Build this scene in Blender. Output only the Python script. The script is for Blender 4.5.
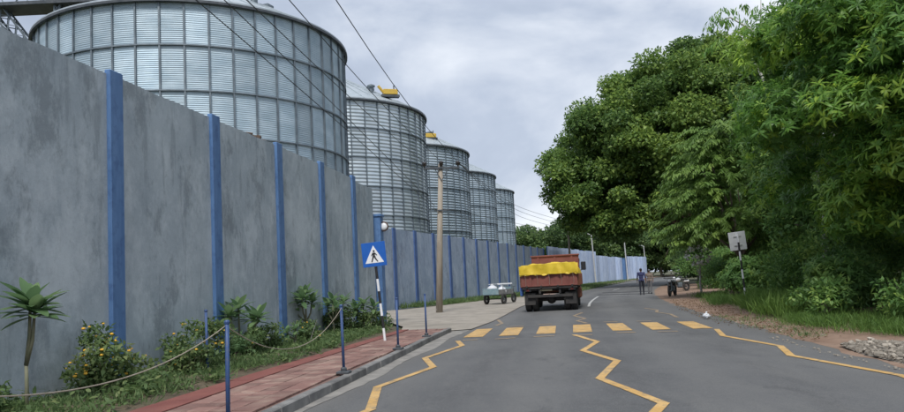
import bpy, bmesh, math, random
import numpy as np
from mathutils import Vector, Matrix
R = math.radians
random.seed(7); rng = np.random.default_rng(7)
scene = bpy.context.scene
for o in list(bpy.data.objects): bpy.data.objects.remove(o)
col = scene.collection

# ------------------------------------------------------------------ camera, sky, sun, exposure
CAMH = 1.5
cam_d = bpy.data.cameras.new('camera'); cam = bpy.data.objects.new('camera', cam_d); col.objects.link(cam)
cam_d.sensor_width = 36; cam_d.lens = 709 / 904 * 36; cam_d.clip_start = 0.05; cam_d.clip_end = 4000
cam_d.shift_y = 0.0213
pt, rl = R(4.5), R(2.8)
F_ = Vector((0, math.cos(pt), math.sin(pt))); R0 = Vector((1, 0, 0)); U0 = Vector((0, -math.sin(pt), math.cos(pt)))
RR = R0 * math.cos(rl) - U0 * math.sin(rl); UU = R0 * math.sin(rl) + U0 * math.cos(rl)
cam.matrix_world = Matrix(((RR.x, UU.x, -F_.x, 0), (RR.y, UU.y, -F_.y, 0), (RR.z, UU.z, -F_.z, CAMH), (0, 0, 0, 1)))
scene.camera = cam

SUN_EL, SUN_AZ = 55, 189          # azimuth: clockwise from +Y; the light comes from behind, a little left
world = bpy.data.worlds.new('World'); scene.world = world; world.use_nodes = True
nt = world.node_tree; nt.nodes.clear()
W = nt.nodes.new; L = nt.links.new
wout = W('ShaderNodeOutputWorld'); bg = W('ShaderNodeBackground'); bg.inputs['Strength'].default_value = 0.059
sky = W('ShaderNodeTexSky'); sky.sky_type = 'NISHITA'; sky.sun_disc = False
sky.sun_elevation = R(SUN_EL); sky.sun_rotation = R(SUN_AZ); sky.dust_density = 3
tc = W('ShaderNodeTexCoord'); pass
cmb = W('ShaderNodeMapping'); cmb.inputs['Scale'].default_value = (1, 1, 1.9); cmb.inputs['Location'].default_value = (2.3, .4, 1.1); L(tc.outputs['Generated'], cmb.inputs[0])
n1 = W('ShaderNodeTexNoise'); n1.inputs['Scale'].default_value = 2.1; n1.inputs['Detail'].default_value = 7; n1.inputs['Roughness'].default_value = 0.52
n1.inputs['Distortion'].default_value = 0.35
L(cmb.outputs[0], n1.inputs['Vector'])
ramp = W('ShaderNodeValToRGB'); e = ramp.color_ramp.elements
e[0].position = 0.33; e[0].color = (2.9, 3.45, 4.5, 1); e[1].position = 0.66; e[1].color = (8.0, 8.4, 9.0, 1)
m_ = ramp.color_ramp.elements.new(0.5); m_.color = (4.5, 5.1, 6.2, 1)
L(n1.outputs['Fac'], ramp.inputs['Fac'])
mixs = W('ShaderNodeMix'); mixs.data_type = 'RGBA'; mixs.inputs['Factor'].default_value = 0.92
L(sky.outputs[0], mixs.inputs[6]); L(ramp.outputs[0], mixs.inputs[7]); L(mixs.outputs[2], bg.inputs['Color']); L(bg.outputs[0], wout.inputs[0])

sun_d = bpy.data.lights.new('sun', 'SUN'); sun_d.energy = 1.5; sun_d.angle = R(14); sun_d.color = (1, .975, .94)
sun = bpy.data.objects.new('sun', sun_d); col.objects.link(sun)
sd = Vector((math.sin(R(SUN_AZ)) * math.cos(R(SUN_EL)), math.cos(R(SUN_AZ)) * math.cos(R(SUN_EL)), math.sin(R(SUN_EL))))
sun.rotation_euler = (-sd).to_track_quat('-Z', 'Y').to_euler(); sun.location = (0, 0, 60)
vs = scene.view_settings; vs.view_transform = 'Standard'; vs.look = 'None'; vs.exposure = 1.08; vs.gamma = 1; vs.use_curve_mapping = False

# ------------------------------------------------------------------ helpers
def tag(o, label=None, cat=None, group=None, kind=None):
    if label: o['label'] = label
    if cat: o['category'] = cat
    if group: o['group'] = group
    if kind: o['kind'] = kind
    return o
def empty(name, loc=(0, 0, 0), rz=0, label=None, cat=None, group=None):
    o = bpy.data.objects.new(name, None); col.objects.link(o); o.location = loc; o.rotation_euler = (0, 0, rz); o.empty_display_size = .1
    return tag(o, label, cat, group)
def link(name, me, mat, parent=None, smooth=False):
    o = bpy.data.objects.new(name, me); col.objects.link(o)
    if mat is not None and not me.materials: me.materials.append(mat)
    if smooth: me.polygons.foreach_set('use_smooth', [True] * len(me.polygons))
    if parent: o.parent = parent
    return o
def copy_tree(o, parent=None):
    c = o.copy(); col.objects.link(c); c.parent = parent
    for ch in o.children: copy_tree(ch, c)
    return c

class MB:
    def __init__(s): s.v = []; s.f = []
    def add(s, vs_, fs):
        n = len(s.v); s.v += [tuple(v) for v in vs_]; s.f += [tuple(i + n for i in f) for f in fs]; return s
    def box(s, c, d, rz=0, M=None, b=0):
        x, y, z = [q / 2 for q in d]; m = Matrix.Rotation(rz, 3, 'Z') if M is None else M
        if b <= 0:
            P = [(-x, -y, -z), (x, -y, -z), (x, y, -z), (-x, y, -z), (-x, -y, z), (x, -y, z), (x, y, z), (-x, y, z)]
            s.add([m @ Vector(p) + Vector(c) for p in P], [(0, 3, 2, 1), (4, 5, 6, 7), (0, 1, 5, 4), (1, 2, 6, 5), (2, 3, 7, 6), (3, 0, 4, 7)])
        else:                                               # chamfered along every edge
            bm = bmesh.new(); bmesh.ops.create_cube(bm, size=1)
            for v in bm.verts: v.co = Vector((v.co.x * d[0], v.co.y * d[1], v.co.z * d[2]))
            bmesh.ops.bevel(bm, geom=bm.edges[:], offset=b, segments=1, affect='EDGES')
            bm.verts.index_update()
            s.add([m @ v.co + Vector(c) for v in bm.verts], [[v.index for v in f.verts] for f in bm.faces]); bm.free()
        return s
    def tube(s, pts, rad, n=8, caps=True):
        pts = [Vector(p) for p in pts]
        if not hasattr(rad, '__len__'): rad = [rad] * len(pts)
        base = len(s.v); up = None
        for i, p in enumerate(pts):
            t = (pts[min(i + 1, len(pts) - 1)] - pts[max(i - 1, 0)])
            t = t.normalized() if t.length > 1e-9 else Vector((0, 0, 1))
            if up is None: up = t.orthogonal().normalized()
            up = (up - t * up.dot(t)); up = up.normalized() if up.length > 1e-6 else t.orthogonal().normalized()
            w = t.cross(up)
            for k in range(n):
                a = 2 * math.pi * k / n; s.v.append(tuple(p + (up * math.cos(a) + w * math.sin(a)) * rad[i]))
        for i in range(len(pts) - 1):
            for k in range(n):
                a = base + i * n + k; b = base + i * n + (k + 1) % n; s.f.append((a, b, b + n, a + n))
        if caps:
            s.f.append(tuple(base + k for k in reversed(range(n)))); e_ = base + (len(pts) - 1) * n; s.f.append(tuple(e_ + k for k in range(n)))
        return s
    def lathe(s, prof, n=24, c=(0, 0, 0), axis='Z', caps=True):
        base = len(s.v); C = Vector(c)
        for (r, h) in prof:
            for k in range(n):
                a = 2 * math.pi * k / n; x, y = r * math.cos(a), r * math.sin(a)
                p = (x, y, h) if axis == 'Z' else ((h, x, y) if axis == 'X' else (x, h, y))
                s.v.append(tuple(Vector(p) + C))
        for i in range(len(prof) - 1):
            for k in range(n):
                a = base + i * n + k; b = base + i * n + (k + 1) % n; s.f.append((a, b, b + n, a + n))
        if caps:
            s.f.append(tuple(base + k for k in reversed(range(n)))); e_ = base + (len(prof) - 1) * n; s.f.append(tuple(e_ + k for k in range(n)))
        return s
    def ell(s, c, r, n=12, m=8, M=None):
        base = len(s.v); Mx = M or Matrix.Identity(3)
        vsx = [(0, 0, -1)]
        for j in range(1, m):
            t = math.pi * j / m
            for k in range(n):
                a = 2 * math.pi * k / n; vsx.append((math.sin(t) * math.cos(a), math.sin(t) * math.sin(a), -math.cos(t)))
        vsx.append((0, 0, 1))
        s.v += [tuple(Mx @ Vector((v[0] * r[0], v[1] * r[1], v[2] * r[2])) + Vector(c)) for v in vsx]
        for k in range(n): s.f.append((base, base + 1 + (k + 1) % n, base + 1 + k))
        for j in range(m - 2):
            for k in range(n):
                a = base + 1 + j * n + k; b = base + 1 + j * n + (k + 1) % n; s.f.append((a, b, b + n, a + n))
        e_ = base + 1 + (m - 1) * n; q = base + 1 + (m - 2) * n
        for k in range(n): s.f.append((q + k, q + (k + 1) % n, e_))
        return s
    def prism(s, poly, z0, z1):
        n = len(poly); s.add([(x, y, z0) for x, y in poly] + [(x, y, z1) for x, y in poly],
            [tuple(reversed(range(n))), tuple(range(n, 2 * n))] + [(i, (i + 1) % n, n + (i + 1) % n, n + i) for i in range(n)]); return s
    def mesh(s, name):
        me = bpy.data.meshes.new(name); me.from_pydata(s.v, [], s.f); me.update(); return me
    def build(s, name, mat, parent=None, smooth=False, loc=None):
        o = link(name, s.mesh(name), mat, parent, smooth)
        if loc is not None: o.location = loc
        return o

# ------------------------------------------------------------------ materials
def new_mat(name):
    m = bpy.data.materials.new(name); m.use_nodes = True; n = m.node_tree; b = n.nodes['Principled BSDF']; return m, n, b
def noise(n, scale, detail=5, rough=.55, stretch=(1, 1, 1), src=None, off=(0, 0, 0)):
    g = n.nodes.new('ShaderNodeNewGeometry'); mp = n.nodes.new('ShaderNodeMapping'); mp.inputs['Scale'].default_value = stretch
    mp.inputs['Location'].default_value = off
    t = n.nodes.new('ShaderNodeTexNoise'); t.inputs['Scale'].default_value = scale; t.inputs['Detail'].default_value = detail; t.inputs['Roughness'].default_value = rough
    n.links.new(src or g.outputs['Position'], mp.inputs[0]); n.links.new(mp.outputs[0], t.inputs['Vector']); return t.outputs['Fac']
def maprange(n, fac, a, b, c=0, d=1):
    m = n.nodes.new('ShaderNodeMapRange'); m.inputs[1].default_value = a; m.inputs[2].default_value = b; m.inputs[3].default_value = c; m.inputs[4].default_value = d
    n.links.new(fac, m.inputs[0]); return m.outputs[0]
def mixc(n, fac, a, b, mode='MIX'):
    m = n.nodes.new('ShaderNodeMix'); m.data_type = 'RGBA'; m.blend_type = mode
    if hasattr(fac, 'links'): n.links.new(fac, m.inputs[0])
    else: m.inputs[0].default_value = fac
    for q, i in ((a, 6), (b, 7)):
        if hasattr(q, 'links'): n.links.new(q, m.inputs[i])
        else: m.inputs[i].default_value = (*q, 1)
    return m.outputs[2]
def bump(n, b, fac, strength=.3, dist=.02):
    k = n.nodes.new('ShaderNodeBump'); k.inputs['Strength'].default_value = strength; k.inputs['Distance'].default_value = dist
    n.links.new(fac, k.inputs['Height']); n.links.new(k.outputs[0], b.inputs['Normal'])
def objrand(n):
    return n.nodes.new('ShaderNodeObjectInfo').outputs['Random']
def mat(name, c1, c2=None, scale=3, rough=.75, metal=0, b=0, bs=30, bd=.01, stretch=(1, 1, 1), lo=.35, hi=.65, c3=None, s3=20, f3=.5, rnd=0, spec=None):
    m, n, p = new_mat(name); p.inputs['Roughness'].default_value = rough; p.inputs['Metallic'].default_value = metal
    if spec is not None: p.inputs['Specular IOR Level'].default_value = spec
    c = c1
    if c2: c = mixc(n, maprange(n, noise(n, scale, stretch=stretch), lo, hi), c1, c2)
    if c3: c = mixc(n, maprange(n, noise(n, s3, 3), .5, .75, 0, f3), c, c3)
    if rnd:
        v = maprange(n, objrand(n), 0, 1, 1 - rnd, 1 + rnd)
        k = n.nodes.new('ShaderNodeVectorMath'); k.operation = 'SCALE'
        if hasattr(c, 'links'): n.links.new(c, k.inputs[0])
        else: k.inputs[0].default_value = c
        n.links.new(v, k.inputs['Scale']); c = k.outputs[0]
    if hasattr(c, 'links'): n.links.new(c, p.inputs['Base Color'])
    else: p.inputs['Base Color'].default_value = (*c, 1)
    if b: bump(n, p, noise(n, bs, 4), b, bd)
    return m

# weathered cement render: blotches, vertical rain streaks, efflorescence
def wall_mat(name, a, bcol, lightc, darkc):
    m, n, p = new_mat(name); p.inputs['Roughness'].default_value = .9
    c = mixc(n, maprange(n, noise(n, .55, 6, .6), .36, .64), a, bcol)
    c = mixc(n, maprange(n, noise(n, 1.1, 9, .72, (1.2, 1.2, .7)), .50, .64, 0, .75), c, lightc)
    c = mixc(n, maprange(n, noise(n, .75, 9, .72, (1.3, 1.3, .75), off=(4, 9, 2)), .54, .61, 0, .6), c, darkc)
    c = mixc(n, maprange(n, noise(n, 1.3, 8, .66, (2.2, 2.2, .35), off=(14, 5, 2)), .57, .64, 0, .45), c, darkc)
    c = mixc(n, maprange(n, noise(n, .5, 7, .7, (1, 1, .8), off=(1, 2, 7)), .55, .66, 0, .6), c, lightc)
    c = mixc(n, maprange(n, noise(n, 7, 6, .75, (1, 1, .8)), .52, .72, 0, .3), c, darkc)
    c = mixc(n, maprange(n, noise(n, 3.2, 10, .8, (1, 1, .8), off=(7, 2, 5)), .5, .62, 0, .3), c, lightc)
    n.links.new(c, p.inputs['Base Color']); bump(n, p, noise(n, 10, 9, .75), .5, .018); return m
M_wall = wall_mat('cement_render', (.315, .375, .415), (.415, .48, .515), (.54, .605, .635), (.185, .22, .24))
M_wall2 = wall_mat('cement_render_bluish', (.25, .315, .41), (.33, .40, .50), (.43, .50, .58), (.165, .20, .265))
M_blue = mat('blue_paint', (.08, .175, .36), (.115, .225, .43), 2.5, .6, b=.15, bs=25, stretch=(3, 3, .5), c3=(.02, .05, .16), s3=6, f3=.45)
M_blue2 = mat('faded_blue_paint', (.05, .10, .25), (.075, .14, .31), 2.5, .65)
M_coping = mat('cement_coping', (.24, .26, .27), (.34, .36, .37), 2, .9, b=.3)
M_galv = mat('galvanised_sheet', (.35, .45, .52), (.47, .57, .635), .9, .6, .5, rnd=.15, stretch=(1, 1, 2), c3=(.40, .46, .49), s3=5, f3=.35)
M_galvd = mat('galvanised_post', (.13, .16, .185), (.20, .235, .26), 3, .55, .5)
M_roofs = mat('galvanised_roof', (.40, .45, .48), (.5, .55, .58), 2, .5, .5)
M_steel = mat('dark_steel', (.06, .07, .08), (.10, .11, .12), 3, .5, .4)
M_asph = None
def asphalt():
    m, n, p = new_mat('worn_asphalt'); p.inputs['Roughness'].default_value = .8
    at = n.nodes.new('ShaderNodeAttribute'); at.attribute_name = 'across'; ac = at.outputs['Fac']      # -1 left edge .. 1 right edge
    c = mixc(n, maprange(n, noise(n, .3, 6, .62), .38, .62), (0.0757, 0.0774, 0.0800), (0.1075, 0.1084, 0.1092))
    ab = n.nodes.new('ShaderNodeMath'); ab.operation = 'ABSOLUTE'; n.links.new(ac, ab.inputs[0])
    w = n.nodes.new('ShaderNodeMath'); w.operation = 'MULTIPLY_ADD'; w.inputs[1].default_value = 12.566; w.inputs[2].default_value = -1.9; n.links.new(ab.outputs[0], w.inputs[0])
    sn = n.nodes.new('ShaderNodeMath'); sn.operation = 'SINE'; n.links.new(w.outputs[0], sn.inputs[0])
    jt = n.nodes.new('ShaderNodeMath'); jt.operation = 'MULTIPLY'; n.links.new(sn.outputs[0], jt.inputs[0]); n.links.new(noise(n, .6, 5, .6, (1.5, .3, 1)), jt.inputs[1])
    c = mixc(n, maprange(n, jt.outputs[0], .0, .55, 0, .55), c, (0.1333, 0.1324, 0.1290))            # polished wheel paths
    c = mixc(n, maprange(n, noise(n, 1.1, 7, .68, (1.7, .3, 1)), .5, .7, 0, .6), c, (0.1359, 0.1342, 0.1290))
    c = mixc(n, maprange(n, noise(n, .9, 7, .72, (1.4, .6, 1), off=(5, 3, 0)), .57, .66, 0, .6), c, (0.0568, 0.0576, 0.0602))
    oil = n.nodes.new('ShaderNodeMath'); oil.operation = 'MULTIPLY'; n.links.new(maprange(n, sn.outputs[0], -.55, -1, 0, 1), oil.inputs[0]); n.links.new(maprange(n, noise(n, 1.4, 7, .7, (1.3, .35, 1), off=(2, 8, 0)), .42, .62), oil.inputs[1])
    c = mixc(n, maprange(n, oil.outputs[0], 0, 1, 0, .5), c, (.05, .05, .052))
    c = mixc(n, maprange(n, noise(n, 14, 6, .75), .5, .68, 0, .35), c, (.155, .153, .148))
    c = mixc(n, maprange(n, ab.outputs[0], .86, 1.0, 0, .6), c, (0.1634, 0.1531, 0.1359))            # dust towards the edges
    g = n.nodes.new('ShaderNodeNewGeometry'); ds = n.nodes.new('ShaderNodeTexNoise'); ds.inputs['Scale'].default_value = 1.2; ds.inputs['Detail'].default_value = 5; n.links.new(g.outputs['Position'], ds.inputs['Vector'])
    ad = n.nodes.new('ShaderNodeVectorMath'); ad.operation = 'MULTIPLY_ADD'; ad.inputs[1].default_value = (1.3, 1.3, 0); n.links.new(ds.outputs['Color'], ad.inputs[0]); n.links.new(g.outputs['Position'], ad.inputs[2])
    vo = n.nodes.new('ShaderNodeTexVoronoi'); vo.feature = 'DISTANCE_TO_EDGE'; vo.inputs['Scale'].default_value = .42; n.links.new(ad.outputs[0], vo.inputs['Vector'])
    mk = n.nodes.new('ShaderNodeMath'); mk.operation = 'MULTIPLY'; n.links.new(maprange(n, vo.outputs['Distance'], .0, .012, 1, 0), mk.inputs[0]); n.links.new(maprange(n, noise(n, .35, 3, off=(8, 1, 0)), .56, .7, 0, .6), mk.inputs[1])
    c = mixc(n, mk.outputs[0], c, (0.0301, 0.0301, 0.0310))
    c = mixc(n, maprange(n, noise(n, 60, 4, .8), .48, .72, 0, .6), c, (0.2064, 0.2064, 0.2021))
    c = mixc(n, maprange(n, noise(n, 45, 4, .8, off=(3, 7, 1)), .52, .75, 0, .6), c, (0.0430, 0.0430, 0.0447))
    n.links.new(c, p.inputs['Base Color']); bump(n, p, noise(n, 80, 4, .75), .7, .008); return m
M_asph = asphalt()
def paint(name, c1, c2, under, lo, hi):
    m, n, p = new_mat(name); p.inputs['Roughness'].default_value = .7
    c = mixc(n, maprange(n, noise(n, 1.6, 4), .4, .6), c1, c2)
    c = mixc(n, maprange(n, noise(n, 22, 6, .75), lo, hi), c, under)
    c = mixc(n, maprange(n, noise(n, 4.5, 9, .82), .50, .62, 0, .85), c, under)
    c = mixc(n, maprange(n, noise(n, 60, 4, .8), .5, .7, 0, .5), c, under)
    n.links.new(c, p.inputs['Base Color']); bump(n, p, noise(n, 90, 3), .3, .004); return m
M_yel = paint('worn_yellow_road_paint', (.54, .32, .095), (.60, .38, .14), (.17, .15, .115), .54, .74)
M_ghost = paint('faded_yellow_road_paint', (.42, .27, .12), (.36, .25, .13), (.14, .135, .13), .42, .62)
M_whitel = paint('worn_white_road_paint', (.55, .55, .53), (.45, .45, .44), (.16, .16, .16), .5, .7)
M_dust = mat('dusty_gutter', (.20, .19, .175), (.28, .265, .24), 3, .95, b=.3, bs=60, c3=(.12, .118, .115), s3=2.5, f3=.7)
M_ground = mat('earth_and_weeds', (.10, .085, .055), (.06, .075, .03), .6, .95, b=.5, bs=12, bd=.03)
M_dirt = mat('reddish_earth', (.20, .125, .085), (.27, .185, .135), 1.2, .95, b=.6, bs=18, bd=.02, c3=(.13, .09, .06), s3=6, f3=.6)
M_conc = mat('dusty_concrete', (.25, .225, .19), (.335, .30, .255), .8, .95, b=.4, bs=20, c3=(.18, .165, .14), s3=2, f3=.7)
M_kerb = mat('kerb_concrete', (.13, .128, .125), (.22, .215, .205), 3, .9, b=.4, bs=25, rnd=.2)
M_paver = mat('red_paver', (.185, .098, .083), (.245, .145, .12), 1.6, .9, b=.35, bs=40, rnd=.22, c3=(.34, .25, .20), s3=3, f3=.85)
M_band = mat('red_edging', (.18, .058, .048), (.23, .08, .063), 2, .85, b=.2, c3=(.2, .10, .08), s3=5, f3=.5)
M_mort = mat('paver_bed', (.20, .12, .10), (.15, .10, .085), 4, .95)
M_soil = mat('planting_soil', (.085, .065, .042), (.13, .10, .065), 3, .95, b=.6, bs=15, bd=.03, c3=(.06, .075, .03), s3=2, f3=.6)
M_stone = mat('rubble_stone', (.25, .22, .18), (.36, .32, .265), 6, .9, b=.4, bs=30, rnd=.3)
M_grav = mat('gravel', (.17, .15, .125), (.25, .225, .195), 25, .95, b=.8, bs=60, bd=.02)
M_white = mat('white_paint', (.72, .74, .76), (.80, .81, .82), 4, .5)
M_black = mat('black_paint', (.022, .022, .025), rough=.5)
M_signb = mat('sign_blue', (.012, .10, .42), (.02, .125, .46), 4, .35)
M_rub = mat('tyre_rubber', (.025, .025, .026), (.05, .047, .043), 6, .9)
M_und = mat('chassis_black', (.02, .02, .021), (.045, .04, .036), 4, .8)
M_rust = mat('truck_red', (.16, .048, .038), (.215, .068, .052), 2.5, .7, b=.1, c3=(.12, .065, .05), s3=5, f3=.6)
M_orng = mat('truck_orange', (.22, .085, .042), (.17, .06, .036), 3, .5, c3=(.16, .07, .045), s3=6, f3=.6)
M_tarp = mat('yellow_tarpaulin', (.58, .40, .02), (.66, .48, .03), 2, .6, b=.25, bs=14, bd=.03)
M_glass = mat('dark_glass', (.02, .025, .03), rough=.1)
M_teal = mat('pale_blue_paint', (.15, .235, .27), (.21, .30, .33), 5, .6, c3=(.35, .36, .34), s3=8, f3=.4)
M_sack = mat('white_sack', (.66, .68, .70), (.55, .57, .6), 8, .8, b=.4, bs=20)
M_wood = mat('weathered_pole', (.27, .23, .185), (.37, .325, .265), 3, .9, b=.5, bs=16, stretch=(4, 4, .5))
M_bark = mat('bark', (.12, .10, .075), (.20, .17, .135), 4, .95, b=.8, bs=12, bd=.03, stretch=(2, 2, .6))
M_bark_p = mat('pale_bark', (.34, .33, .30), (.46, .45, .42), 3, .9, b=.5, bs=12, bd=.02)
M_stem = mat('green_stem', (.14, .15, .09), (.20, .19, .13), 6, .8)
M_rope = mat('pale_rope', (.27, .23, .18), (.36, .31, .25), 30, .9)
M_post = mat('navy_post_paint', (.028, .07, .19), (.04, .09, .23), 8, .55, c3=(.10, .10, .11), s3=25, f3=.5)
M_wire = mat('wire', (.05, .055, .06), rough=.6)
M_sheet = mat('pale_blue_sheet', (.33, .42, .60), (.46, .54, .68), 1.2, .6, rnd=.26, stretch=(1, 1, .4), c3=(.26, .33, .48), s3=2, f3=.6)
M_gold = mat('yellow_machinery', (.60, .40, .05), (.5, .33, .06), 5, .5)
M_porc = mat('brown_porcelain', (.035, .03, .03), rough=.3)
def leaf_mat(name, dark, mid, bright, rough=.5, trans=.46):
    m, n, p = new_mat(name); a = n.nodes.new('ShaderNodeAttribute'); a.attribute_name = 'tint'
    r = n.nodes.new('ShaderNodeValToRGB'); e = r.color_ramp.elements
    e[0].position = 0; e[0].color = (*dark, 1); e[1].position = 1; e[1].color = (*bright, 1); k = e.new(.5); k.color = (*mid, 1)
    n.links.new(a.outputs['Fac'], r.inputs[0]); n.links.new(r.outputs[0], p.inputs['Base Color'])
    p.inputs['Roughness'].default_value = rough; p.inputs['Specular IOR Level'].default_value = .35
    t = n.nodes.new('ShaderNodeBsdfTranslucent'); n.links.new(r.outputs[0], t.inputs['Color'])
    mx = n.nodes.new('ShaderNodeMixShader'); mx.inputs[0].default_value = trans
    n.links.new(p.outputs[0], mx.inputs[1]); n.links.new(t.outputs[0], mx.inputs[2]); n.links.new(mx.outputs[0], n.nodes['Material Output'].inputs[0])
    return m
ML_big = leaf_mat('broad_leaves', (0.065, 0.131, 0.043), (0.138, 0.237, 0.059), (0.292, 0.404, 0.085))
ML_mango = leaf_mat('mango_leaves', (0.070, 0.160, 0.043), (0.143, 0.295, 0.057), (0.377, 0.537, 0.078), .42)
ML_fern = leaf_mat('feathery_leaves', (0.086, 0.170, 0.045), (0.161, 0.271, 0.062), (0.271, 0.389, 0.086))
ML_shrub = leaf_mat('shrub_leaves', (0.083, 0.179, 0.055), (0.161, 0.296, 0.080), (0.340, 0.484, 0.113))
ML_far = leaf_mat('far_leaves', (0.055, 0.107, 0.041), (0.103, 0.176, 0.061), (0.206, 0.290, 0.085))
ML_plum = leaf_mat('plumeria_leaves', (.11, .20, .095), (.16, .27, .12), (.24, .35, .16), .4)
ML_grass = leaf_mat('grass_blades', (.07, .135, .036), (.12, .22, .045), (.21, .33, .07), .6)
ML_weed = leaf_mat('weed_leaves', (0.086, 0.144, 0.057), (0.138, 0.218, 0.081), (0.241, 0.287, 0.115), .6)
M_petal_y = mat('orange_yellow_petals', (.75, .38, .03), (.8, .5, .06), 30, .6)
M_petal_w = mat('white_petals', (.75, .75, .72), rough=.6)

# ------------------------------------------------------------------ foliage generators (numpy)
def nrm(a): return a / np.maximum(np.linalg.norm(a, axis=1, keepdims=True), 1e-9)
def leaf_object(name, P, D, N, Ln, Wd, tint, mat_, parent=None, seg=1, droop=.25):
    """one blade per point: P base, D direction, N face normal; seg=2 bends the blade"""
    n = len(P); D = nrm(D); S = nrm(np.cross(D, N)); N = nrm(np.cross(S, D))
    Ln = np.broadcast_to(np.asarray(Ln, float), (n,))[:, None]; Wd = np.broadcast_to(np.asarray(Wd, float), (n,))[:, None]
    if seg == 1:
        V = np.stack([P, P + D * Ln * .45 + S * Wd * .5 + N * Wd * .18, P + D * Ln - N * Ln * droop * .4, P + D * Ln * .45 - S * Wd * .5 + N * Wd * .18], 1)
        k = 4; loops = np.array([0, 1, 2, 3]); starts = [0]; tot = [4]
    else:
        a = P + D * Ln * .33; b = P + D * Ln * .70 - N * Ln * droop * .35; t = P + D * Ln * .97 - N * Ln * droop
        V = np.stack([P, a + S * Wd * .45, b + S * Wd * .42, t, b - S * Wd * .42, a - S * Wd * .45], 1)
        k = 6; loops = np.array([0, 1, 5, 1, 2, 4, 5, 2, 3, 4]); starts = [0, 3, 7]; tot = [3, 4, 3]
    nl = len(loops); me = bpy.data.meshes.new(name)
    me.vertices.add(n * k); me.vertices.foreach_set('co', V.reshape(-1).astype(np.float32))
    me.loops.add(n * nl); me.loops.foreach_set('vertex_index', (loops[None] + (np.arange(n) * k)[:, None]).reshape(-1).astype(np.int32))
    nf = len(starts); me.polygons.add(n * nf)
    me.polygons.foreach_set('loop_start', (np.array(starts)[None] + (np.arange(n) * nl)[:, None]).reshape(-1).astype(np.int32))
    me.update(calc_edges=True)
    at = me.attributes.new('tint', 'FLOAT', 'POINT'); at.data.foreach_set('value', np.repeat(np.clip(tint, 0, 1), k).astype(np.float32))
    return link(name, me, mat_, parent)
def rdir(n): return nrm(rng.normal(size=(n, 3)))
def lobe_points(lobes, dens, shell=.55, low=-.55):
    """points through the outer part of each lobe (cx,cy,cz,rx,ry,rz); returns position, outward, tint base"""
    Ps, Os, Ts = [], [], []
    for (cx, cy, cz, rx, ry, rz) in lobes:
        n = max(20, int(dens * (rx * ry + rx * rz + ry * rz) / 3)); d = rdir(int(n * 1.4)); d = d[d[:, 2] > low][:n]
        rr = shell + (1.08 - shell) * rng.random((len(d), 1)) ** .6
        Ps.append(np.array([cx, cy, cz]) + d * rr * np.array([rx, ry, rz])); Os.append(d); Ts.append(np.full(len(d), rng.normal(.44, .16)))
    return np.concatenate(Ps), np.concatenate(Os), np.concatenate(Ts)
def clumpy_crown(lobes, dens, size, mat_, parent, name='crown', aspect=.6, shell=.5, low=-.6, young=.06):
    P, O, T = lobe_points(lobes, dens, shell, low); n = len(P)
    N = nrm(O * .6 + np.array([0, 0, .7]) + rdir(n) * .55); D = nrm(rdir(n) + O * .4)
    s = size * rng.uniform(.65, 1.3, n); T = T + rng.normal(0, .18, n) + .18 * O[:, 2] * 0 + (rng.random(n) < young) * .35
    return leaf_object(name, P, D, N, s, s * aspect, T, mat_, parent)
def rosette_crown(lobes, dens, k, length, width, mat_, parent, name='crown', shell=.55, low=-.6, droop=.3, tips=.12):
    P, O, T = lobe_points(lobes, dens, shell, low); n = len(P)
    A = nrm(O * .9 + np.array([0, 0, .55]) + rdir(n) * .55)
    Pk = np.repeat(P, k, 0); Ak = np.repeat(A, k, 0); Q = nrm(np.cross(Ak, rdir(n * k)))
    c = rng.uniform(.05, .75, (n * k, 1)); D = nrm(Ak * c + Q * np.sqrt(1 - c * c) + np.array([0, 0, -.12]))
    T = np.repeat(T + (rng.random(n) < tips) * rng.uniform(.25, .5, n), k) + rng.normal(0, .08, n * k)
    l = length * np.repeat(rng.uniform(.6, 1.35, n), k) * rng.uniform(.55, 1.2, n * k)
    return leaf_object(name, Pk + Ak * .02, D, Ak + D * .01, l, width * rng.uniform(.8, 1.2, n * k), T, mat_, parent, seg=2, droop=droop)
def limbs(mb, base, tips_, r0, n=7, wob=.25, fork=.45):
    """a trunk that forks into tapered limbs reaching the given tips"""
    base = Vector(base); tips_ = [Vector(t) for t in tips_]; cen = sum(tips_, Vector()) / len(tips_)
    top = base.lerp(Vector((cen.x, cen.y, cen.z)), fork)
    mid = base.lerp(top, .5) + Vector((random.uniform(-1, 1) * wob, random.uniform(-1, 1) * wob, 0))
    mb.tube([base - Vector((0, 0, .2)), base + Vector((0, 0, .25)), mid, top], [r0 * 1.35, r0 * 1.05, r0 * .85, r0 * .7], n + 3)
    for t in tips_:
        st = mid.lerp(top, random.uniform(.4, 1)); k = st.lerp(t, .5) + Vector((random.uniform(-1, 1), random.uniform(-1, 1), random.uniform(.1, 1))) * wob * 1.5
        mb.tube([st, st.lerp(k, .5), k, t], [r0 * .5, r0 * .4, r0 * .28, r0 * .1], n)
    return mb
def blades(name, P, h, w, mat_, parent=None, lean=.5, tint=.45):
    n = len(P); D = nrm(np.array([0, 0, 1.]) + rng.normal(size=(n, 3)) * lean * np.array([1, 1, .25])); D[:, 2] = np.abs(D[:, 2])
    Hn = nrm(np.cross(D, rdir(n)))
    return leaf_object(name, P, D, Hn, h * rng.uniform(.5, 1.3, n), w * rng.uniform(.7, 1.3, n), rng.normal(tint, .18, n), mat_, parent, seg=2, droop=.35)

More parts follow.
